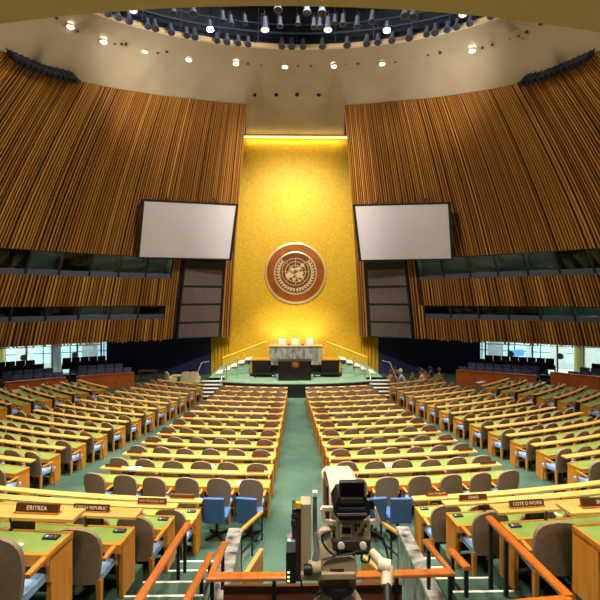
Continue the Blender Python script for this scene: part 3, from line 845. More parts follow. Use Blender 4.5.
SIDE = {-1: 'left', 1: 'right'}
for k in range(12):
    r = 14.95 + 1.15 * k + .42
    xi = .50 + .27 * k / 11; xo = 4.08 + .96 * k / 11
    for sgn in (-1, 1):
        w = SIDE[sgn]
        desk('long green topped desk, %s row from the podium, %s half of the central block' % (nth(k), w), r, thx(r, sgn * xi), thx(r, sgn * xo), zf(r - .2), 6,
             'desks of the central block', '%s central block' % w, nth(k))
    xi = 5.35 + 1.65 * k / 11; xo = 8.5 + .345 * k
    for sgn in (-1, 1):
        w = SIDE[sgn]
        a, e = thx(r, sgn * xi), thx(r, sgn * xo)
        if not any(seen(arc(r, a + (e - a) * i / 10, .9), 30) for i in range(11)): continue
        desk('long curved green topped desk, %s row from the podium, inner %s side block' % (nth(k), w), r, a, e, zf(r - .2), round(abs(e - a) * r / .67),
             'desks of the side blocks', 'inner %s side block' % w, nth(k))
for k in range(6):
    r = 18.0 + 1.0 * k + .42
    for sgn in (-1, 1):
        w = SIDE[sgn]
        xi = 10.45 + .42 * k; xo = 13.1 + .6 * k
        a, e = thx(r, sgn * xi), thx(r, sgn * min(xo, 15.6))
        desk('curved desk beside the gallery parapet, %s row from the podium, outer %s side block' % (nth(k), w), r, a, e, zf(r - .2), 4 if k < 4 else 5,
             'desks of the outer side blocks', 'outer %s side block' % w, nth(k))
NEAR = [(29.57, .68, 2.10, 2.24, 7.6), (30.88, 1.21, 2.26, 2.40, 7.0), (32.19, 1.73, 2.45, 2.68, 6.2), (33.41, 2.33, 2.68, 2.90, 5.2)]
for k, (r, z, xl, xr, xo) in enumerate(NEAR):
    for sgn in (-1, 1):
        w = SIDE[sgn]
        a, e = thx(r, sgn * (xl if sgn < 0 else xr)), thx(r, sgn * xo)
        desk('large near desk with green top, %s raised tier, %s of the television camera' % (('lowest', 'second', 'third', 'topmost')[k], w), r, a, e, z, round(abs(e - a) * r / .72),
             'desks of the raised rear blocks', 'raised %s rear block' % w, ('lowest', 'second', 'third', 'topmost')[k])

# ------------------------------------------------------------------ delegates' chairs
def back_mb(w=.265, h0=.37, h1=1.05, y0=-.2):
    b = MB()
    def sh(u, v, off):
        hw = w * (.80 + .20 * min(1, v / .5))
        if v > .62: hw *= max(.02, (1 - ((v - .62) / .38) ** 2.8)) ** .42
        x = (u * 2 - 1) * hw
        z = h0 + (h1 - h0) * v
        y = y0 - .09 * v + .55 * x * x - off
        return (x, y, z)
    nu, nv = 10, 12
    f = lambda v: 1 - (1 - v) ** 1.4
    b.grid(lambda u, v: sh(u, f(v), 0), nu, nv, flip=True)
    b.grid(lambda u, v: sh(u, f(v), .045), nu, nv)
    edge = [(i / nu, 0) for i in range(nu + 1)] + [(1, j / nv) for j in range(1, nv + 1)] + [(i / nu, 1) for i in range(nu - 1, -1, -1)] + [(0, j / nv) for j in range(nv - 1, 0, -1)]
    b.loft([[Vector(sh(u, f(v), 0)) for u, v in edge], [Vector(sh(u, f(v), .045)) for u, v in edge]], caps=False)
    return b
def seat_mb(): b = MB(); b.rbox((0, .02, .44), (.5, .46, .1), .07); return b
def leg_mb(x, y):
    b = MB(); b.loft([[Vector((x * 1.08 + a * .018, y * 1.12 + c * .018, 0)) for a, c in ((-1, -1), (1, -1), (1, 1), (-1, 1))], [Vector((x + a * .028, y + c * .035, .42)) for a, c in ((-1, -1), (1, -1), (1, 1), (-1, 1))]]); return b
def arm_mb(x):
    b = MB(); b.bar((x, -.2, .64), (x, .12, .66), .05, .035); b.bar((x, .1, .4), (x, .1, .65), .04, .05); return b
CH = empty('delegate_chair')
back_mb().build('backrest', M['shell'], CH, smooth=50); seat_mb().build('seat', M['blueseat'], CH, smooth=50)
for x in (-.22, .22):
    for y in (-.2, .2): leg_mb(x, y).build('leg', M['chairleg'], CH)
for x in (-.27, .27): arm_mb(x).build('armrest', M['chairleg'], CH)
def small_chair_mb():
    b = back_mb()
    for src, mi in ((seat_mb(), 1), (leg_mb(-.22, -.2), 2), (leg_mb(.22, -.2), 2), (leg_mb(-.22, .2), 2), (leg_mb(.22, .2), 2), (arm_mb(-.27), 2), (arm_mb(.27), 2)):
        b.add(src.v, src.f, mi)
    return b
SMALL = small_chair_mb().mesh('delegate_chair_small', [M['shell'], M['blueseat'], M['chairleg']], 50)
spots = []
rc_ = random.Random(5)
for (r, th0, th1, z, nc, block, row) in DESKS:
    for i in range(nc):
        side_blk = 'side' in block
        sg_ = 1 if th1 > th0 else -1
        th = th0 + (th1 - th0) * (i + .5) / nc - (sg_ * .2 / r if side_blk else 0)
        p = arc(r + (.1 if side_blk else .03) + rc_.uniform(-.03, .05), th, z)
        if not seen(p + UP * .9, 18): continue
        q = proj(p)
        spots.append((q[2], p, th + rc_.uniform(-.09, .09), block, row, i))
spots.sort(key=lambda t: t[0])
used = False
rest = MB()
for j, (d, p, rz, block, row, i) in enumerate(spots):
    if j >= 300:
        Rm = Matrix.Rotation(rz, 3, 'Z'); sm = small_chair_mb()
        rest.add([Rm @ v + p for v in sm.v], sm.f); rest.m[-len(sm.m):] = sm.m
        continue
    lab = 'taupe shell chair at %s desk of %s, %s from its aisle' % (row + ' row' if 'rear' not in block else row + ' tier', block, nth(i))
    if d < 16.5:
        o = copy_tree(CH) if used else CH; used = True
    else:
        o = bpy.data.objects.new('delegate_chair', SMALL); COL.objects.link(o)
    o.location = p; o.rotation_euler = (0, 0, rz)
    o.scale = (1.1, 1.1, 1.06) if 'rear' in block else (1, 1, 1)
    tag(o, lab, 'chair', 'delegates\' chairs')
if rest.v:
    o = rest.build('delegate_chairs', [M['shell'], M['blueseat'], M['chairleg']], smooth=50)
    tag(o, 'farthest taupe chairs in the front rows of the side blocks', 'chairs', kind='stuff')

# light blue chairs behind the last central row
BC = empty('blue_chair')
b = MB(); b.rbox((0, -.25, .66), (.44, .07, .54), .1, R=Matrix.Rotation(.1, 3, 'X')); b.build('backrest', M['bluechair'], BC, smooth=50)
b = MB(); b.rbox((0, .02, .46), (.48, .46, .1), .07); b.build('seat', M['bluechair'], BC, smooth=50)
b = MB(); b.tube([(0, 0, .05), (0, 0, .44)], .03); b.build('pedestal', M['black'], BC, smooth=50)
for k in range(4):
    a = PI / 4 + k * PI / 2
    b = MB(); b.bar((0, 0, .06), (.27 * math.cos(a), .27 * math.sin(a), .025), .05, .04); b.build('foot', M['black'], BC)
for i, (px, rz, lab) in enumerate(((217, .05, 'blue swivel chair behind last central row, outer one left of the aisle'), (250, -.06, 'blue swivel chair behind last central row, inner one left of the aisle'),
                              (371.5, .1, 'blue swivel chair partly hidden behind the television camera viewfinder'), (397.5, -.08, 'blue swivel chair behind last central row, right of the television camera'))):
    p = P(px, 530, 8.75); p.z = zf(28.7)
    o = BC if i == 0 else copy_tree(BC)
    o.location = p; o.rotation_euler = (0, 0, rz + (-.12 if i < 2 else .1))
    tag(o, lab, 'chair', 'blue swivel chairs')

# ------------------------------------------------------------------ country nameplates, papers, microphones, earpieces
def nameplate(p, rz, text, label, w=.42, tilt=.25, group='country nameplates', bright=True, h=.085):
    t = thing('nameplate', label, 'nameplate', p, rz, group)
    Rt = Matrix.Rotation(-tilt, 3, 'X')
    b = MB(); b.box((0, 0, h / 2 + .008), (w, .035, h), R=Rt); pl_ = b.build('plate', M['plate'], t)
    b = MB(); b.box((0, -.005, .008), (w + .02, .07, .016)); b.build('base', M['plate_rim'], t)
    if text:
        cu = bpy.data.curves.new('lettering', 'FONT'); cu.body = text; cu.align_x = 'CENTER'; cu.align_y = 'CENTER'; cu.size = h * .72; cu.extrude = .002
        o = bpy.data.objects.new('lettering', cu); COL.objects.link(o); o.parent = t
        bpy.context.view_layer.update()
        if o.dimensions.x > w * .9: cu.size *= w * .9 / o.dimensions.x
        o.location = Rt @ Vector((0, -.0215, 0)) + Vector((0, 0, h / 2 + .008)); o.rotation_euler = (PI / 2 - tilt, 0, 0)
        cu.materials.append(M['letter'] if bright else M['letter_dim'])
        bpy.context.view_layer.update()
        me = bpy.data.meshes.new_from_object(o.evaluated_get(bpy.context.evaluated_depsgraph_get()))
        o2 = bpy.data.objects.new('lettering', me); COL.objects.link(o2); o2.parent = pl_
        o2.location = o.location.copy(); o2.rotation_euler = o.rotation_euler.copy()
        bpy.data.objects.remove(o); o2.name = 'lettering'
    return t
def on_arc(px, r, z):             # point on the arc of radius r at height z that shows in column px
    best = None
    for i in range(-700, 701):
        p = arc(r, i / 1000, z); q = proj(p)
        if q and (best is None or abs(q[0] - px) < best[0]): best = (abs(q[0] - px), p, i / 1000)
    return best[1], best[2]
for (px, k, txt, w, lab, br) in ((39, 3, 'ERITREA', .5, 'brown nameplate reading ERITREA on the topmost ledge at left', True), (91, 2, 'CZECH REPUBLIC', .52, 'brown nameplate with long country name on third ledge at left', True),
                             (153, 1, 'DEM PEOPLES REP', .5, 'brown nameplate on the second left ledge beside the handrail', False), (437, 0, 'SAN MARINO', .44, 'orange brown nameplate at the end of the lowest right ledge', False),
                             (473, 1, 'CHAD', .5, 'dark brown nameplate on the second right ledge', True), (527, 2, 'COTE D IVOIRE', .52, 'dark brown nameplate on the third right ledge near the handrail', True), (601, 3, 'IRAN', .5, 'brown nameplate cut by the frame on the topmost right ledge', True)):
    r, z = NEAR[k][0], NEAR[k][1]
    p, th = on_arc(px, r - .54, z + .851)
    nameplate(p, th, txt, lab, w, bright=br, h=.09)
p, th = on_arc(182, NEAR[0][0] - .56, NEAR[0][1] + .851)
nameplate(p, th + PI, None, 'plain back of a nameplate at the end of the lowest left ledge', .5)
for k in range(4, 12):
    r = 14.95 + 1.15 * k + .42
    for sgn in (-1, 1):
        for e, (xx, wd) in enumerate(((.50 + .27 * k / 11 + .36, 'aisle'), (4.08 + .96 * k / 11 - .4, 'outer'))):
            if e == 1 and k < 6: continue
            th = thx(r - .52, sgn * xx); p = arc(r - .52, th, zf(r - .2) + .851)
            nameplate(p, th, None, 'small brown nameplate on %s end of ledge, %s row, %s central block' % (wd, nth(k), SIDE[sgn]), .42, h=.06, group='nameplates in the central block')
def sheet(px, r, z, label, w=.3, h=.21, rot=0, grp='papers left on desks'):
    p, th = on_arc(px, r, z); b = MB(); b.box((0, 0, .004), (w, h, .008))
    o = b.build('paper_sheet', M['paper']); o.location = p; o.rotation_euler = (0, 0, th + rot); tag(o, label, 'paper', grp)
R_ = lambda k: 14.95 + 1.15 * k + .42
sheet(243, R_(11) - .2, zf(R_(11) - .2) + .716, 'white paper on the last row green top, left central block')
sheet(224, R_(11) - .15, zf(R_(11) - .2) + .716, 'second white paper farther out on last row, left central block', .2)
sheet(388, R_(10) - .2, zf(R_(10) - .2) + .716, 'white paper on eleventh row desk, right central block')
sheet(208, R_(10) - .2, zf(R_(10) - .2) + .716, 'white paper on eleventh row desk, left central block')
sheet(135, R_(11) - .52, zf(R_(11) - .2) + .851, 'white paper lying on last row ledge, left central block')
sheet(486, 16.9, zf(17) + .716, 'pair of bright papers on a front right side desk', .8, .25)
for k, (r, z, xl, xr, xo) in enumerate(NEAR):
    for sgn in (-1, 1):
        w = SIDE[sgn]; tier = ('lowest', 'second', 'third', 'topmost')[k]
        xi = xl if sgn < 0 else xr
        m = 3 if k < 2 else 2
        for i in range(m):
            th = thx(r, sgn * (xi + .28 + 1.45 * i)); 
            if not seen(arc(r, th, z + .7), 5): continue
            p = arc(r - .12, th + sgn * .1 / r, z + .717)
            e = thing('earpiece', 'white earpiece on %s %s rear desk, %s from aisle' % (tier, w, nth(i)), 'earpiece', p, th, 'earpieces on the rear desks')
            b = MB(); b.lathe([(.03, 0), (.035, .02), (.02, .035), (.001, .038)], n=10); b.build('shell', M['white'], e, smooth=50)
            b = MB(); b.bar((0, -.02, .012), (.05, -.07, .012), .03, .02); b.build('hook', M['white'], e)
            p = arc(r - .30, th - sgn * .12 / r, z + .717)
            e = thing('voting_console', 'dark voting console with coloured buttons on %s %s rear desk, %s from aisle' % (tier, w, nth(i)), 'console', p, th, 'voting consoles on the rear desks')
            b = MB(); b.box((0, 0, .01), (.16, .08, .02)); b.build('body', M['lampdark'], e)
            for q, mm in ((-.045, 'led'), (0, 'lampgrey'), (.045, 'red')):
                b = MB(); b.box((q, -.01, .022), (.022, .028, .006)); b.build('button', M[mm if mm != 'led' else 'white'], e)
            p = arc(r - .405, th + sgn * .42 / r, z + .724)
            e = thing('desk_microphone', 'thin black microphone stem on %s %s rear desk, %s from aisle' % (tier, w, nth(i)), 'microphone', p, th, 'microphones on the rear desks')
            b = MB(); b.lathe([(.025, 0), (.025, .012), (.008, .016)], n=10); b.build('base', M['black'], e)
            b = MB(); b.tube([(0, 0, .01), (0, -.01, .07), (0, -.015, .1)], .006, n=6); b.build('stem', M['black'], e)
            b = MB(); b.tube([(0, -.015, .1), (0, -.022, .13)], .011, n=8); b.build('head', M['black'], e)
            # small round socket in the apron
            p = arc(r + .012, th + sgn * .02, z + .66)
            e = tag(MB().lathe([(.03, 0), (.03, .012), (.001, .014)], c=(0, 0, 0), R=Matrix.Rotation(PI / 2, 3, 'X'), n=12).build('headphone_socket', M['lampdark']), 'dark round socket in apron of %s %s rear desk, %s from aisle' % (tier, w, nth(i)), 'socket', 'sockets in the desk aprons')
            e.location = p; e.rotation_euler = (0, 0, th)

# ------------------------------------------------------------------ side galleries: parapets, seats, glazed lobby
GSEAT = None
def gallery_seat():
    b = MB()
    b.rbox((0, 0, .4), (.5, .5, .14), .06); b.rbox((0, -.24, .7), (.51, .12, .7), .05, R=Matrix.Rotation(.12, 3, 'X'))
    b.box((-.27, -.02, .3), (.05, .5, .6)); b.box((.27, -.02, .3), (.05, .5, .6))
    b.rbox((0, -.315, .84), (.34, .03, .22), .02, 1)
    return b.mesh('gallery_armchair', [M['gallery'], M['gallerypan']], 40)
GS = gallery_seat()
def gallery(sgn, side, segs, rows):
    for si, (a, bq, ht) in enumerate(segs):
        A, B = Vector((sgn * a[0], a[1], 0)), Vector((sgn * bq[0], bq[1], 0))
        dr = (B - A).normalized(); nrm = Vector((-dr.y, dr.x, 0))
        if nrm.y < 0: nrm = -nrm
        which = ('inner', 'middle', 'outer')[si]
        t = thing('gallery_parapet', 'low orange wooden parapet in front of %s stretch of the %s gallery' % (which, side), 'parapet', (A + B) / 2)
        L = (B - A).length; m = max(2, round(L / 1.2))
        for i in range(m):
            p, q = A + dr * (L * i / m + .01), A + dr * (L * (i + 1) / m - .01)
            b = MB(); b.hexa([p, q, q + nrm * .1, p + nrm * .1] if sgn < 0 else [q, p, p + nrm * .1, q + nrm * .1], [v + UP * (ht - .06) for v in ([p, q, q + nrm * .1, p + nrm * .1] if sgn < 0 else [q, p, p + nrm * .1, q + nrm * .1])])
            b.build('panel', M['wood_red'], t, org=t.location)
        b = MB(); b.bar(A + nrm * .05 + UP * (ht - .03), B + nrm * .05 + UP * (ht - .03), .18, .06); b.build('cap', M['wood_red'], t, org=t.location)
        fl = MB()
        for j in range(rows):
            z = .05 + .17 * j
            o0, o1 = .14 + .95 * j, .14 + .95 * (j + 1)
            q = [A + nrm * o0 + dr * .5 * j, B + nrm * o0 + dr * .5 * j, B + nrm * o1 + dr * .5 * j, A + nrm * o1 + dr * .5 * j]
            if sgn > 0: q = q[::-1]
            fl.hexa([p + UP * -.1 for p in q], [p + UP * z for p in q])
            nn_ = int((L - .1) / .54)
            for i in range(nn_):
                p = A + dr * (.35 + .54 * i + .5 * j) + nrm * (o0 + .62) + UP * z
                if not seen(p + UP * .9, 12): continue
                o = bpy.data.objects.new('gallery_armchair', GS); COL.objects.link(o)
                o.location = p; o.rotation_euler = (0, 0, math.atan2(nrm.y, nrm.x) + PI / 2 + PI + PI)
                f = -nrm; o.rotation_euler = (0, 0, math.atan2(-f.x, f.y))
                tag(o, 'dark blue gallery chair, %s row behind %s parapet of %s gallery, %s from podium end' % (nth(j), which, side, nth(i)), 'chair', 'dark blue gallery chairs')
        tag(fl.build('floor', M['black']), kind='structure')
gallery(-1, 'left', [((10.4, 27.3), (13.4, 25.9), .92), ((13.9, 25.65), (16.5, 24.1), .92), ((17.1, 23.7), (20.2, 21.0), .92)], 4)
gallery(1, 'right', [((10.5, 27.3), (14.6, 25.2), 1.0), ((14.75, 24.1), (20.0, 19.4), 1.4)], 4)
for sgn, side in ((-1, 'left'), (1, 'right')):
    A, B = Vector((sgn * 14.45, 31.6, 0)), Vector((sgn * 26, 26.6, 0)); dr = (B - A).normalized(); nrm = Vector((-dr.y, dr.x, 0))
    if nrm.y < 0: nrm = -nrm
    L = (B - A).length; m = 8
    for i in range(m):
        WN[0] += 1
        w = tag(empty('window_%d' % WN[0]), kind='structure')
        p, q = A + dr * L * i / m, A + dr * L * (i + 1) / m
        b = MB(); b.bar(p, p + UP * 3.4, .09, .09); b.bar(p + UP * .1, q + UP * .1, .09, .2); b.bar(p + UP * 2.25, q + UP * 2.25, .06, .06); b.build('frame', M['white'], w)
        b = MB(); g = dr * .06; b.hexa([p + g, q - g, q - g + nrm * .02, p + g + nrm * .02], [v + UP * 3.4 for v in (p + g, q - g, q - g + nrm * .02, p + g + nrm * .02)]); b.build('pane', M['lobbyglass'], w)
        if i % 2 == 1:
            b = MB(); b.lathe([(.22, -.01), (.22, .01)], c=p.lerp(q, .1) + UP * 1.55 - nrm * .02, R=Vector((0, 0, 1)).rotation_difference(nrm).to_matrix(), n=16); b.build('roundel', M['white'], w)
    # lobby beyond the glass
    b = MB(); O = nrm * 4.5
    q = [A - dr * 2, B + dr * 2, B + dr * 2 + O, A - dr * 2 + O]
    b.hexa([p + UP * -.2 for p in (q if sgn < 0 else q[::-1])], [p + UP * .02 for p in (q if sgn < 0 else q[::-1])]); tag(b.build('floor', M['lobbywall']), kind='structure')
    lw = tag(empty('wall_lobby_' + side), kind='structure')
    b = MB(); b.hexa([p for p in (A - dr * 2 + O, B + dr * 2 + O, B + dr * 2 + O + nrm * .2, A - dr * 2 + O + nrm * .2)], [p + UP * 3.6 for p in (A - dr * 2 + O, B + dr * 2 + O, B + dr * 2 + O + nrm * .2, A - dr * 2 + O + nrm * .2)]); b.build('wall', M['lobbywall'], lw)
    b = MB(); b.hexa([p + UP * 3.5 for p in (q if sgn < 0 else q[::-1])], [p + UP * 3.7 for p in (q if sgn < 0 else q[::-1])]); b.build('lobby_ceiling', M['lobbywall'], lw)
    rw = random.Random(3)
    s = -.6
    while s < L + 1:                # tall daylit windows in the lobby's outer wall
        wd = rw.choice((.9, 1.3, 1.7))
        p, e = A + dr * s + O - nrm * .04, A + dr * (s + wd) + O - nrm * .04
        b = MB(); b.hexa([p + UP * .5, e + UP * .5, e + UP * .5 + nrm * .03, p + UP * .5 + nrm * .03], [v + UP * 3.2 for v in (p, e, e + nrm * .03, p + nrm * .03)]); b.build('daylit_pane', M['daylight'], lw)
        b = MB(); b.bar(p.lerp(e, .5) + UP * .5, p.lerp(e, .5) + UP * 3.2, .06, .08); b.bar(p + UP * 1.3, e + UP * 1.3, .06, .06); b.build('pane_bars', M['grille'], lw)
        s += wd + rw.choice((.4, .8, 1.2))
    for s in (6.6, 3.1) if sgn < 0 else (6.4,):
        p = A + dr * s + nrm * 1.6
        b = MB(); b.lathe([(.36, 0), (.36, 3.5)], c=p, n=20); b.build('column', M['lobbycol'] if s > 5 else M['lobbywall'], lw, smooth=40)
    ld = bpy.data.lights.new('lobby_ceiling_lamp', 'AREA'); ld.energy = 260; ld.color = (.86, .95, 1); ld.shape = 'RECTANGLE'; ld.size = 9; ld.size_y = 2
    lo_ = bpy.data.objects.new('lobby_ceiling_lamp', ld); COL.objects.link(lo_); lo_.location = (A + B) / 2 + O * .5 + UP * 3.45; lo_.rotation_euler = (0, 0, math.atan2(dr.y, dr.x))
bl = thing('information_screen', 'small blue screen on a stand in the right lobby', 'screen', (0, 0, 0)); q = P(519, 353, 33.5); bl.location = (q.x, q.y, 0.02)
b = MB(); b.box((0, 0, q.z), (.8, .06, .5)); b.build('display', mat('bluescreen', srgb(90, 150, 220), .3, emit=srgb(90, 160, 230), es=.8), bl)
b = MB(); b.tube([(0, 0.02, 0), (0, .02, q.z)], .03); b.build('stand', M['steel'], bl)

# ------------------------------------------------------------------ front corners: armchairs, table, seated people
def armchair(p, rz, label, m='cream'):
    t = thing('cream_armchair', label, 'armchair', p, rz, 'cream armchairs near the stage')
    b = MB(); b.rbox((0, 0, .38), (.6, .56, .2), .08); b.build('seat', M[m], t, smooth=50)
    b = back_mb(.33, .35, 1.02, -.24); b.build('backrest', M[m], t, smooth=50)
    for x in (-.32, .32):
        b = MB(); b.rbox((x, 0, .46), (.1, .5, .36), .045); b.build('armrest', M[m], t, smooth=50)
    for x in (-.22, .22):
        for y in (-.2, .2): leg_mb(x, y).build('leg', M['chairleg'], t)
for i, (px, rz, lab) in enumerate(((171, -.9, 'cream armchair beside dark wall, farthest from the stage steps'), (186.5, .2, 'cream armchair beside dark wall, middle of three'), (194.5, .1, 'cream armchair beside dark wall, next to the stage steps'))):
    p = P(px, 380, 27.0); p.z = 0; armchair(p, rz, lab)
p = P(179, 380, 27.6); tb = thing('low_white_table', 'low white table between the cream armchairs', 'table', (p.x, p.y, 0))
b = MB(); b.box((0, 0, .62), (.9, .5, .04)); b.build('tabletop', M['cream'], tb)
for x in (-.38, .38):
    for y in (-.18, .18): b = MB(); b.bar((x, y, 0), (x, y, .6), .05, .05); b.build('leg', M['cream'], tb)
p = P(148, 380, 28.5); tb = thing('dark_side_table', 'small dark wooden table against the navy wall', 'table', (p.x, p.y, 0))
b = MB(); b.box((0, 0, .78), (1.2, .5, .06)); b.build('tabletop', M['wood_dark'], tb)
for x in (-.5, .5):
    for y in (-.18, .18): b = MB(); b.bar((x, y, 0), (x, y, .76), .06, .06); b.build('leg', M['wood_dark'], tb)

def person(p, rz, label, top, hair, lean=.05, arm=0.0, trousers=None):
    """seated figure: pelvis at seat height, thighs forward, one continuous skinned body"""
    t = thing('person', label, 'person', p, rz, 'people seated by the right stage corner')
    V = {}; vs = []; es = []; rad = []
    def nd(key, co, r, par=None):
        V[key] = len(vs); vs.append(co); rad.append(r)
        if par is not None: es.append((V[par], V[key]))
    L = lean
    nd('pel', (0, 0, .52), .14); nd('wst', (0, L * .2, .68), .125, 'pel'); nd('chs', (0, L * .6, .9), .15, 'wst'); nd('nkb', (0, L, 1.06), .075, 'chs'); nd('nk', (0, L + .015, 1.13), .055, 'nkb')
    nd('jaw', (0, L + .05, 1.2), .075, 'nk'); nd('hed', (0, L + .04, 1.29), .098, 'jaw'); nd('crn', (0, L + .02, 1.36), .07, 'hed')
    for s, n_ in ((-1, 'l'), (1, 'r')):
        nd('hip' + n_, (s * .1, .03, .5), .1, 'pel'); nd('kne' + n_, (s * .13, .45, .5), .065, 'hip' + n_); nd('ank' + n_, (s * .13, .42, .09), .04, 'kne' + n_); nd('toe' + n_, (s * .14, .6, .04), .035, 'ank' + n_)
        nd('sho' + n_, (s * .19, L, 1.0), .062, 'chs'); nd('elb' + n_, (s * .25, L + .08 + arm, .76), .045, 'sho' + n_); nd('wri' + n_, (s * .17, L + .3 + arm, .68), .03, 'elb' + n_); nd('plm' + n_, (s * .15, L + .37 + arm, .66), .032, 'wri' + n_)
        for f in range(4):
            ln = (.07, .085, .09, .075)[f]
            nd('f%d%s' % (f, n_), (s * (.115 + .024 * f), L + .41 + arm, .655), .01, 'plm' + n_); nd('g%d%s' % (f, n_), (s * (.112 + .025 * f), L + .38 + arm + ln, .63), .009, 'f%d%s' % (f, n_))
        nd('t0' + n_, (s * .10, L + .37 + arm, .665), .011, 'plm' + n_); nd('t1' + n_, (s * .085, L + .41 + arm, .65), .01, 't0' + n_)
    me = bpy.data.meshes.new('body'); me.from_pydata(vs, es, [])
    o = bpy.data.objects.new('body', me); COL.objects.link(o)
    md = o.modifiers.new('skin', 'SKIN')
    for d, r in zip(me.skin_vertices[0].data, rad): d.radius = (r, r)
    me.skin_vertices[0].data[0].use_root = True
    o.modifiers.new('sub', 'SUBSURF').levels = 1
    bpy.context.view_layer.update()
    dg = bpy.context.evaluated_depsgraph_get()
    m2 = bpy.data.meshes.new_from_object(o.evaluated_get(dg))
    bpy.data.objects.remove(o)
    for m in (M['skin'], top, trousers or M['navy']): m2.materials.append(m)
    for pl in m2.polygons:
        c = pl.center
        hand = c.y > L + .26 + arm and .6 < c.z < .75 and abs(c.x) < .3
        pl.material_index = 0 if (c.z > 1.08 or hand) else (2 if c.z < .62 else 1)
        pl.use_smooth = True
    bo = bpy.data.objects.new('body', m2); COL.objects.link(bo); bo.parent = t
    b = MB()
    b.lathe([(.001, .13), (.06, .12), (.1, .07), (.115, 0), (.11, -.06), (.09, -.1)], c=(0, L + .005, 1.31), n=14); b.build('hair', hair, t, smooth=60)
    b = MB()
    for s in (-1, 1): b.lathe([(.012, -.008), (.012, .008)], c=(s * .035, L + .135, 1.29), R=Matrix.Rotation(PI / 2, 3, 'X'), n=8)
    b.build('eyes', M['black'], t)
    b = MB(); b.loft([[Vector((-.02, L + .13, 1.25)), Vector((.02, L + .13, 1.25)), Vector((0, L + .16, 1.25))], [Vector((-.008, L + .13, 1.3)), Vector((.008, L + .13, 1.3)), Vector((0, L + .14, 1.3))]]); b.build('nose', M['skin'], t)
    b = MB(); b.box((0, L + .128, 1.215), (.05, .012, .012)); b.build('mouth', M['red'], t)
    return t
def plain_chair(p, rz, label):
    o = copy_tree(CH); o.location = p; o.rotation_euler = (0, 0, rz); o.name = 'visitor_chair'
    tag(o, label, 'chair', 'chairs of the people by the stage')
HB, HG, HW = mat('hair_dark', srgb(40, 28, 22), .6), mat('hair_brown', srgb(96, 66, 40), .6), mat('hair_white', srgb(220, 220, 224), .6)
C1, C2, C3, C4, C5, C6 = [mat('cloth_%s' % n, srgb(*c), .8) for n, c in (('tan', (150, 126, 92)), ('brown', (86, 60, 46)), ('paleblue', (176, 190, 220)), ('salmon', (230, 170, 140)), ('dark', (56, 46, 50)), ('rust', (120, 74, 56)))]
folk = [(392, 25.0, .3, C1, HG, 'person in tan jacket sitting nearest the right stage steps'), (396, 26.5, 2.6, C2, HB, 'person in dark brown clothes sitting behind the tan jacket'),
        (406, 25.2, 1.2, C3, HW, 'person in pale blue top with white hair bending forward'), (418, 25.9, -1.8, C5, HB, 'person in dark clothes left of the salmon sweater'),
        (424, 25.3, .8, C4, HG, 'person in pale salmon sweater among the seated group'), (428.5, 26.3, -2.4, C5, HB, 'person in dark clothes just right of the salmon sweater'), (439, 25.5, -.5, C6, HG, 'person in rust coloured top at the far end of the group')]
for i, (px, d, rz, c, h, lab) in enumerate(folk):
    p = P(px, 385, d); p.z = 0
    person(p, rz, lab, c, h, .12 if i != 2 else .3)
    plain_chair(p, rz, 'taupe chair under the %s' % lab.split(' sitting')[0].split(' bending')[0].split(' left of')[0].split(' among')[0].split(' just')[0].split(' at the')[0] + (' by the stage corner' if i not in (3, 5) else (' beside sweater' if i == 3 else ' beyond sweater')))

# ------------------------------------------------------------------ foreground: marble walls, handrails, wooden wings
zt = EZ - 4.1
for sgn, xa, xb, lab in ((-1, -1.40, -1.15, 'left'), (1, 1.62, 1.84, 'right')):
    w = thing('marble_parapet', 'grey marble parapet wall %s of the sunken bay with the television camera' % lab, 'parapet', ((xa + xb) / 2, 6.2, .68))
    b = MB()
    for i in range(2): b.rbox(((xa + xb) / 2, 7.55 - 1.6 * (i + .5), (zt + .5) / 2 - .03), (xb - xa - .03, 1.59, zt - .5 - .06), .01)
    b.build('wall_slab', M['marble'], w, org=w.location)
    b = MB(); b.rbox(((xa + xb) / 2, 5.95, zt - .03), (xb - xa, 3.25, .07), .02); b.build('coping', M['marble'], w, org=w.location)
RAILN = 0
def handrail(label, pts, posts, w=.105, h=.06, low=None):
    """pts: rail line; posts: (index-position along the line 0..1, foot z)"""
    c = Vector(pts[0]); c.z = min(z for _, z in posts)
    t = thing('handrail', label, 'handrail', c)
    b = MB(); pts = [Vector(p) for p in pts]
    rings = []
    for i, p in enumerate(pts):
        d0 = (pts[min(i + 1, len(pts) - 1)] - pts[max(i - 1, 0)]); d0.z = 0; d0.normalize()
        a = d0.cross(UP)
        if 0 < i < len(pts) - 1:
            d1 = (pts[i] - pts[i - 1]); d1.z = 0; d1.normalize(); k = 1 / max(.5, abs(d1.cross(UP).dot(a)))
        else: k = 1
        ring = []
        for (x, z) in ((-.5, -.3), (-.42, -.5), (.42, -.5), (.5, -.3), (.5, .2), (.36, .46), (.12, .5), (-.12, .5), (-.36, .46), (-.5, .2)): ring.append(p + a * (x * w * k) + UP * (z * h))
        rings.append(ring)
    b.loft(rings); b.build('rail', M['rail'], t, smooth=35, org=c)
    L = [0]
    for p, q in zip(pts, pts[1:]): L.append(L[-1] + (q - p).length)
    def at(f):
        s = f * L[-1]
        for i in range(len(pts) - 1):
            if s <= L[i + 1] + 1e-6: return pts[i].lerp(pts[i + 1], (s - L[i]) / (L[i + 1] - L[i]))
        return pts[-1]
    for f, z in posts:
        p = at(f); b = MB(); b.box((p.x, p.y, (z + p.z - .02) / 2), (.045, .045, p.z - .02 - z)); b.build('post', M['black'], t, org=c)
    if low:
        f0, f1, dz = low
        b = MB(); b.bar(at(f0) - UP * dz, at(f1) - UP * dz, .03, .03); b.build('lower_bar', M['black'], t, org=c)
    return t
def H(px, py, d): return P(px, py, d)
zm = zt
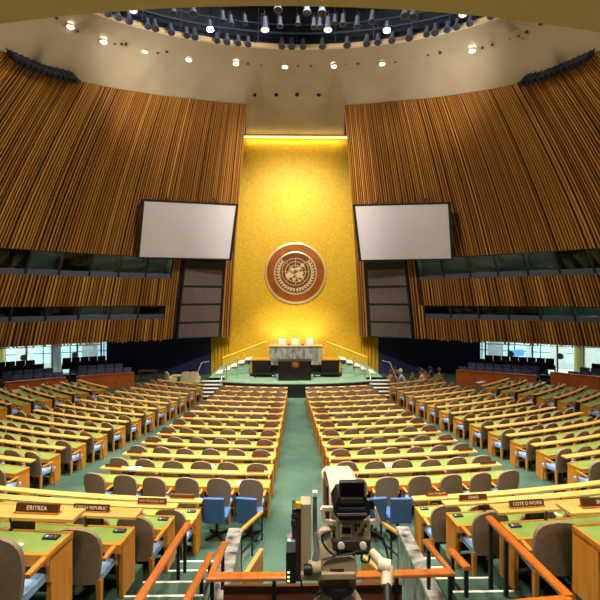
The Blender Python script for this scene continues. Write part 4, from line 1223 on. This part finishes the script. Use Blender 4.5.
handrail('u-shaped orange wooden handrail across the front of the sunken bay', [H(224.5, 543, 6.1), H(211, 576.5, 5.1), H(330, 576, 5.1), H(451, 572, 5.1), H(425.5, 541, 6.1)],
         [(.03, zm), (.19, 1.2), (.36, 1.2), (.66, 1.2), (.80, 1.2), (.97, zm)], .1, .055)
handrail('long orange wooden handrail sloping beside the left raised desks', [H(187.5, 524, 6.9), H(139, 600, 4.76), H(118, 633, 4.2)], [(.06, 1.0), (.2, 1.1), (.9, 1.9)], .11, .06)
handrail('short orange wooden handrail between the left stairs and marble wall', [H(211, 554, 6.3), H(187, 600, 4.95), H(174, 626, 4.4)], [(.06, 1.0), (.32, 1.2), (.9, 1.6)], .1, .055, (.06, .9, .35))
handrail('short orange wooden handrail between the marble wall and right stairs', [H(451, 550, 5.95), H(468, 568.5, 5.4)], [(.1, .9), (.9, 1.3)], .11, .055, (.1, .9, .4))
handrail('long glossy red-orange handrail sloping beside the right raised desks', [H(489, 518, 5.9), H(570, 598, 4.25)], [(.03, 1.0), (.27, 1.2), (.97, 1.9)], .11, .065)
handrail('orange handrail crossing at the lower right corner beside the stairs', [H(570, 599, 4.25), H(524, 603, 4.2), H(500, 606, 4.2)], [(.3, 1.8), (.95, 1.8)], .09, .05)
# kick board and slanted wings of the television gallery
kb = thing('wood_kickboard', 'reddish wooden board below the front handrail of the bay', 'panel', (.2, 5.16, 1.2))
b = MB(); q0, q1 = H(224, 584, 5.16), H(402, 584, 5.16); b.box(((q0.x + q1.x) / 2, 5.16, q0.z - .12), (q1.x - q0.x, .05, .22)); b.build('board', M['kick'], kb, org=kb.location)
b = MB(); b.box(((q0.x + q1.x) / 2, 5.16, q0.z - .27), (q1.x - q0.x, .04, .04)); b.build('lower_bar', M['black'], kb, org=kb.location)
for lab, pa, pb in (('left', (242, 577), (260, 549)), ('right', (385, 577), (361, 556))):
    A, B = H(pa[0], pa[1], 5.4), H(pb[0], pb[1], 6.2)
    wv = thing('wooden_wing', 'slanted wooden wing panel on the %s side of the sunken bay' % lab, 'panel', ((A.x + B.x) / 2, (A.y + B.y) / 2, .68))
    nrm = (B - A).cross(UP).normalized() * .05
    b = MB(); b.hexa([Vector((A.x, A.y, .68)), Vector((B.x, B.y, .68)), Vector((B.x, B.y, .68)) + nrm, Vector((A.x, A.y, .68)) + nrm], [A, B, B + nrm, A + nrm]); b.build('board', M['wood'], wv, org=wv.location)
    b = MB(); b.bar(A + nrm / 2, B + nrm / 2, .06, .03); b.build('cap', M['ledge'], wv, org=wv.location)
# thin black rails on both inner sides of the bay
for lab, pts, posts in (('left', [H(241, 531, 7.5), H(262, 512, 8.6)], (0, .5, 1)), ('right', [H(381, 522, 8.6), H(399, 534, 7.5)], (0, .6, 1))):
    c = Vector((pts[0].x, pts[0].y, .66)); t = thing('handrail', 'thin wooden topped black handrail at the far %s corner of the sunken bay' % lab, 'handrail', c)
    b = MB(); b.bar(pts[0], pts[1], .06, .045); b.build('rail', M['wood'], t, org=c)
    for f in posts:
        p = pts[0].lerp(pts[1], f); b = MB(); b.box((p.x, p.y, (.66 + p.z) / 2), (.035, .035, p.z - .66)); b.build('post', M['black'], t, org=c)
    b = MB(); b.bar(pts[0] - UP * .4, pts[1] - UP * .4, .03, .03); b.build('lower_bar', M['black'], t, org=c)

# ------------------------------------------------------------------ television camera on its tripod
D0 = 3.4
def T(px, py, dd=0.0): return P(px, py, D0 + dd)
floor_tv = 1.94
base = T(340, 590); base.z = floor_tv
tv = thing('television_camera', 'beige studio television camera with black viewfinder on a tripod behind the front handrail', 'camera', base)
def part(b, name, m, smooth=None, parent=None):
    if parent is None: return b.build(name, m, tv, smooth=smooth, org=base)
    return b.build(name, m, parent, smooth=smooth, org=base)
def pbox(b, x0, y0, x1, y1, da, db, r=.01, mi=0):
    """solid whose camera-facing side fills the pixel box at depth da and which is db deep; plain box in hall axes"""
    a, e = T(x0, y1, da), T(x1, y0, da)
    c = (a + e) / 2; c.y += db / 2
    b.rbox(c, (abs(e.x - a.x), db, abs(e.z - a.z)), r, mi)
    return b
# lens housing pointing at the stage
b = MB(); a, e = T(326, 530, .1), T(359, 497, .1)
rings = []
for dd, k, dz in ((.1, 1.0, 0), (.16, 1.08, .01), (.75, 1.16, .015), (.8, 1.12, .01)):
    cx = (a.x + e.x) / 2 + .03; w = (e.x - a.x) / 2 * k; z0, z1 = a.z - .03, e.z + dz - .03; y = a.y - .1 + dd
    rings.append([Vector((cx - w, y, z0)), Vector((cx + w, y, z0)), Vector((cx + w, y, z1 - .04)), Vector((cx + w - .04, y, z1)), Vector((cx - w + .04, y, z1)), Vector((cx - w, y, z1 - .04))])
b.loft(rings); lens = part(b, 'lens_housing', M['camera_light'], 30)
b = MB(); pbox(b, 326, 486, 329, 524, .08, .3, .004); part(b, 'side_strip', M['camera_brown'])
# camera body and rear control panel
b = MB(); pbox(b, 336, 520, 371, 543, 0, .42, .015); body = part(b, 'body', M['camera'], 40)
b = MB(); pbox(b, 340.5, 525.5, 352, 537, -.012, .03, .004); part(b, 'panel_frame', M['camera_light'], None, body)
b = MB(); pbox(b, 342, 528, 351, 534, -.02, .03, .003); part(b, 'display', M['glassblack'], None, body)
for i in range(4):
    for j in range(3):
        if (i + j) % 3 == 2: continue
        b = MB(); pbox(b, 355 + i * 3.3, 525 + j * 4.5, 357 + i * 3.3, 527.4 + j * 4.5, -.015, .03, .002); part(b, 'button', M['camera_brown' if (i * j) % 2 == 0 else 'camera_light'], None, body)
b = MB(); pbox(b, 333, 541, 371, 551, -.02, .4, .01); pl = part(b, 'mount_plate', M['camera_brown'], 40)
for px in (341, 363):
    b = MB(); b.lathe([(.028, 0), (.028, .02), (.001, .024)], c=T(px, 545, -.02), R=Matrix.Rotation(PI / 2, 3, 'X'), n=14); part(b, 'knob', M['white'], 40, pl)
b = MB(); pbox(b, 337, 551, 368, 555, 0, .3, .006); part(b, 'slide_rail', M['black'])
# viewfinder
b = MB()
q = [T(333.5, 511, -.05), T(370, 511, -.05), T(368, 520.5, -.05), T(338, 520.5, -.05)]
u = [T(338, 497, -.05), T(366.5, 497, -.05)]
prof = [T(339, 497, -.05), T(366, 497, -.05), T(370.5, 507, -.05), T(370, 514, -.05), T(364, 520, -.05), T(340, 520, -.05), T(334, 514, -.05), T(333.5, 507, -.05)]
b.loft([[p + Vector((0, .0, 0)) for p in prof], [p + Vector((0, .24, 0)) for p in prof]]); vf = part(b, 'viewfinder', M['black'], 30)
b = MB(); pbox(b, 339, 508, 365, 511, -.06, .03, .003); part(b, 'label_strip', M['lampdark'], None, vf)
b = MB(); pbox(b, 341, 498.5, 363, 503.5, -.065, .03, .004); part(b, 'slot', M['camera_brown'], None, vf)
b = MB(); pbox(b, 337, 513.5, 367, 516, -.06, .03, .003); part(b, 'grip_strip', M['grille'], None, vf)
b = MB(); pbox(b, 339.5, 482, 365, 497, -.04, .05, .008); scr = part(b, 'monitor', M['black'], 40)
b = MB(); pbox(b, 341.5, 483.5, 363.5, 495.5, -.047, .02, .003); part(b, 'monitor_glass', M['glassblack'], None, scr)
b = MB(); b.tube([T(371, 500, .02), T(372.5, 508, .02)], .022); part(b, 'viewfinder_knob', M['black'], 40)
# carrying handles
for pts in ([(337, 508), (322, 508.5), (324, 521), (338, 523)], [(371, 507), (374, 508), (379, 520.5), (366, 522.5)]):
    b = MB()
    for p, q in zip(pts, pts[1:]): b.bar(T(*p, .03), T(*q, .03), .035, .03)
    part(b, 'handle', M['camera_light'])
# head, bowl and legs
b = MB()
prof = [(321, 576), (322, 567), (326, 561), (334, 558), (350, 557), (356, 560), (357.5, 570), (355, 579), (322, 579)]
b.loft([[T(x, y, -.03) for x, y in prof], [T(x, y, -.03) + Vector((0, .06, .012)) for x, y in prof], [T(x, y, -.03) + Vector((0, .26, .012)) for x, y in prof]]); hd = part(b, 'pan_head', M['camera'], 40)
b = MB(); b.lathe([(.045, -.01), (.045, .012), (.001, .013)], c=T(347.5, 558.5, .06), n=16); part(b, 'level_bubble', M['glassblack'], None, hd)
b = MB(); pbox(b, 330, 569, 344, 571.5, -.035, .01, .002); part(b, 'maker_strip', M['camera_brown'], None, hd)
b = MB(); c = T(337, 583.5, .1); b.lathe([(.155, .045), (.16, .02), (.15, -.02), (.09, -.05)], c=c, n=24); part(b, 'bowl', M['black'], 40)
for ang in (200, 340, 90):
    a = math.radians(ang); top = c + Vector((.1 * math.cos(a), .1 * math.sin(a), -.02)); ft = Vector((c.x + 1.0 * math.cos(a), c.y + .6 * math.sin(a), floor_tv))
    b = MB(); b.tube([top, top.lerp(ft, .55), ft], [.042, .036, .028], n=10); lg = part(b, 'leg', M['camera'], 50)
    b = MB(); b.lathe([(.045, 0), (.045, .03), (.03, .05)], c=ft, n=10); part(b, 'foot', M['black'], None, lg)
b = MB(); b.tube([c, Vector((c.x, c.y, floor_tv + .25))], .05, n=12); part(b, 'centre_column', M['camera_brown'], 50)
# counterweight arm on the left
b = MB(); pbox(b, 301, 504, 311, 580, -.02, .14, .012); pbox(b, 301, 574, 356, 580, -.06, .1, .01); part(b, 'side_column', M['camera'], 40)
b = MB(); pbox(b, 292, 509, 301.2, 582, -.01, .16, .012); pbox(b, 293, 514, 297, 518, -.02, .1, .01); pbox(b, 291, 520, 296, 527, -.02, .1, .01); mo = part(b, 'side_module', M['camera_brown'], 40)
b = MB(); pbox(b, 296, 503, 301, 509, -.02, .04, .004); part(b, 'yellow_tag', M['yellow'], None, mo)
b = MB(); pbox(b, 313, 496, 317.2, 535, .02, .04, .008); po = part(b, 'antenna_post', M['grille'], 40)
b = MB(); pbox(b, 312.6, 492.5, 317.6, 497, .015, .05, .008); part(b, 'post_cap', M['white'], 40, po)
b = MB(); pbox(b, 286, 552, 296, 584, -.04, .14, .012); ba = part(b, 'battery', M['black'], 40)
b = MB(); pbox(b, 286.5, 541, 295.5, 552.5, -.035, .12, .015); part(b, 'battery_cap', M['steel'], 40, ba)
for y in (572, 576.5, 580.5):
    b = MB(); pbox(b, 287.5, y, 289.5, y + 1.6, -.045, .02, .001); part(b, 'indicator', M['led'], None, ba)
b = MB(); b.tube([T(315, 532, .02), T(317, 552, -.03), T(314, 566, -.05)], [.02, .024, .03], n=10); part(b, 'hinge_arm', M['steel'], 50)
b = MB(); b.lathe([(.001, .06), (.045, .05), (.06, 0), (.045, -.05), (.001, -.06)], c=T(314.5, 567, -.05), R=Matrix.Rotation(PI / 2, 3, 'Y'), n=14); kn = part(b, 'tension_knob', M['camera'], 50)
b = MB(); b.lathe([(.04, -.03), (.045, .03), (.03, .04)], c=T(307.5, 569.5, -.08), R=Matrix.Rotation(PI / 2, 3, 'Y'), n=14); part(b, 'knob_cap', M['black'], 40, kn)
b = MB(); b.lathe([(.001, .03), (.05, .03), (.06, .01), (.06, -.01), (.001, -.02)], c=T(325, 534, .0), R=Matrix.Rotation(PI / 2, 3, 'X'), n=18); part(b, 'drive_wheel', M['camera_light'], 50)
# pan bar on the right
b = MB(); b.tube([T(356, 552, 0), T(370, 551, -.05)], .022, n=8); part(b, 'pan_bar_mount', M['black'], 50)
b = MB(); b.tube([T(371, 551, -.08), T(383, 565, -.16), T(388, 570, -.2)], [.03, .042, .035], n=12); b.tube([T(378, 564, -.2), T(390, 567, -.22)], .05, n=12); b.tube([T(387, 566, -.2), T(386.5, 586, -.3)], [.052, .04], n=12); pbn = part(b, 'pan_bar', M['camera_light'], 50)
b = MB(); b.tube([T(387, 584, -.3), T(387.5, 604, -.4), T(387, 625, -.5)], .03, n=12); part(b, 'grip', M['black'], 50, pbn)
for pts, nm in (([(333, 530), (322, 536), (326, 548), (337, 556), (342, 549)], 0), ([(370, 530), (381, 536), (387, 552), (389, 572)], 1), ([(364, 551), (361, 560), (368, 562), (370, 553)], 2), ([(301, 578), (303, 590), (312, 596), (322, 592)], 3), ([(322, 560), (336, 556), (350, 554), (358, 551)], 4)):
    ps = [T(x, y, -.04) for x, y in pts]; sm = []
    for i in range(len(ps) - 1):
        p0, p1, p2, p3 = ps[max(i - 1, 0)], ps[i], ps[i + 1], ps[min(i + 2, len(ps) - 1)]
        for k in range(6):
            t = k / 6; sm.append(.5 * ((2 * p1) + (p2 - p0) * t + (2 * p0 - 5 * p1 + 4 * p2 - p3) * t * t + (3 * p1 - p0 - 3 * p2 + p3) * t ** 3))
    sm.append(ps[-1]); b = MB(); b.tube(sm, .008, n=6); part(b, 'cable', M['black'], 60)

# ------------------------------------------------------------------ light
W = bpy.data.worlds.new('world'); S.world = W; W.use_nodes = True
W.node_tree.nodes['Background'].inputs['Color'].default_value = (1, .92, .82, 1)
W.node_tree.nodes['Background'].inputs['Strength'].default_value = .05
def spot(name, loc, aim, e, col=(1, .93, .84), ang=60, blend=.6, r=.3):
    l = bpy.data.lights.new(name, 'SPOT'); l.energy = e; l.color = col; l.spot_size = math.radians(ang); l.spot_blend = blend; l.shadow_soft_size = r
    o = bpy.data.objects.new(name, l); COL.objects.link(o); o.location = loc
    o.rotation_euler = (Vector(aim) - Vector(loc)).to_track_quat('-Z', 'Y').to_euler(); return o
LM = .5
# theatre lamps in the opening of the ceiling, aimed at the desks
for x in (-7, -2.5, 2.5, 7):
    spot('stage_lamp_beam', (x, 12.5, RZ + 2.5), (x * .6, 13.0, 0), (14000 if abs(x) > 5 else 23000) * LM, ang=64, r=.5)
    spot('stage_lamp_beam', (x, 10.0, RZ + 1.5), (x * .6, 8.0, 1.0), 14000 * LM, ang=62, r=.5)
for x in (-1, 1):
    spot('stage_lamp_beam', (x * 8, 14.0, RZ + 1.0), (x * 14, 20.0, 0), 7000 * LM, ang=60, r=.4)
    spot('stage_lamp_beam', (x * 4, 13.0, RZ + 1.0), (x * -18, 24.0, 8), (13000 if x > 0 else 9500) * LM, (1, .87, .68), ang=84, r=.5)
    spot('stage_lamp_beam', (x * 2.0, 15.0, RZ + .5), (x * .5, 27.0, 1.8), 26000 * LM, ang=36, r=.3)
    spot('gold_wall_beam', (x * 1.4, 20.0, RZ - .6), (x * .8, 32, 9.5), 10500 * LM, (1, .9, .72), ang=68, blend=1, r=.4)
    spot('screen_beam', (x * -3.0, 12.0, RZ + .8), (x * 7.5, 28.0, 6.5), 9000 * LM, (1, .93, .86), ang=40, blend=1, r=.4)
    spot('wall_sconce', (x * 13.5, 8.0, EZ - .5), (x * 10.0, 7.5, EZ + 7), 900 * LM, (1, .9, .72), ang=140, blend=1, r=.3)  # added uplight to brighten the soffit, no fixture on the wall
# lamps behind the dais washing the gold wall
for x in (-1.3, 1.3):
    spot('dais_uplight', (x, 29.8, 2.3), (x * 1.1, 32.1, 4.15), 420 * LM, (1, .88, .56), ang=85, blend=1, r=.25)
spot('dais_uplight', (0, 29.4, 2.2), (0, 32.1, 5.2), 420 * LM, (1, .88, .56), ang=130, blend=1, r=.25)
ca = bpy.data.lights.new('cove_strip_light', 'AREA'); ca.energy = 45; ca.color = (1, .8, .35); ca.shape = 'RECTANGLE'; ca.size = 7.4; ca.size_y = .1
co = bpy.data.objects.new('cove_strip_light', ca); COL.objects.link(co); co.location = (0, 31.68, EZ + 12.22); co.rotation_euler = (math.radians(32), 0, 0)
for p in DLP:
    spot('downlight_beam', p + Vector((0, -.1, -.25)), p + Vector((0, -1, -10)), 1100 * LM, (1, .9, .75), ang=80, blend=.8, r=.12)
for x in (-1, 1):
    spot('stage_footlight', (x * 3.0, 25.6, STZ + .25), (x * 2.0, 28.5, RZ), 1500 * LM, (1, .92, .8), ang=60, blend=1, r=.2)  # added fill aimed up to brighten the ceiling before the gold wall
# added fill spots under the low ceiling that brighten the rear blocks
for x in (-5, 0, 5):
    spot('rear_ceiling_lamp', (x, 7.0, EZ + 6.9), (x * .9, 6.0, 0), 4600 * LM, (1, .9, .75), ang=110, blend=.9, r=.4)
    spot('rear_ceiling_lamp', (x, 1.0, EZ + 6.9), (x * .9, 4.5, 0), 4200 * LM, (1, .9, .75), ang=110, blend=.9, r=.4)
# added fill spots, free in the air, that brighten the beige ceiling
for x in (-1, 1):
    spot('ceiling_wash', (x * 9.5, 20.0, EZ + 8.5), (x * 3.5, 24.0, RZ), 2000 * LM, (1, .9, .76), ang=140, blend=1, r=.5)
S.view_settings.view_transform = 'Standard'; S.view_settings.look = 'None'; S.view_settings.gamma = 1; S.view_settings.use_curve_mapping = False
S.view_settings.exposure = 0.0
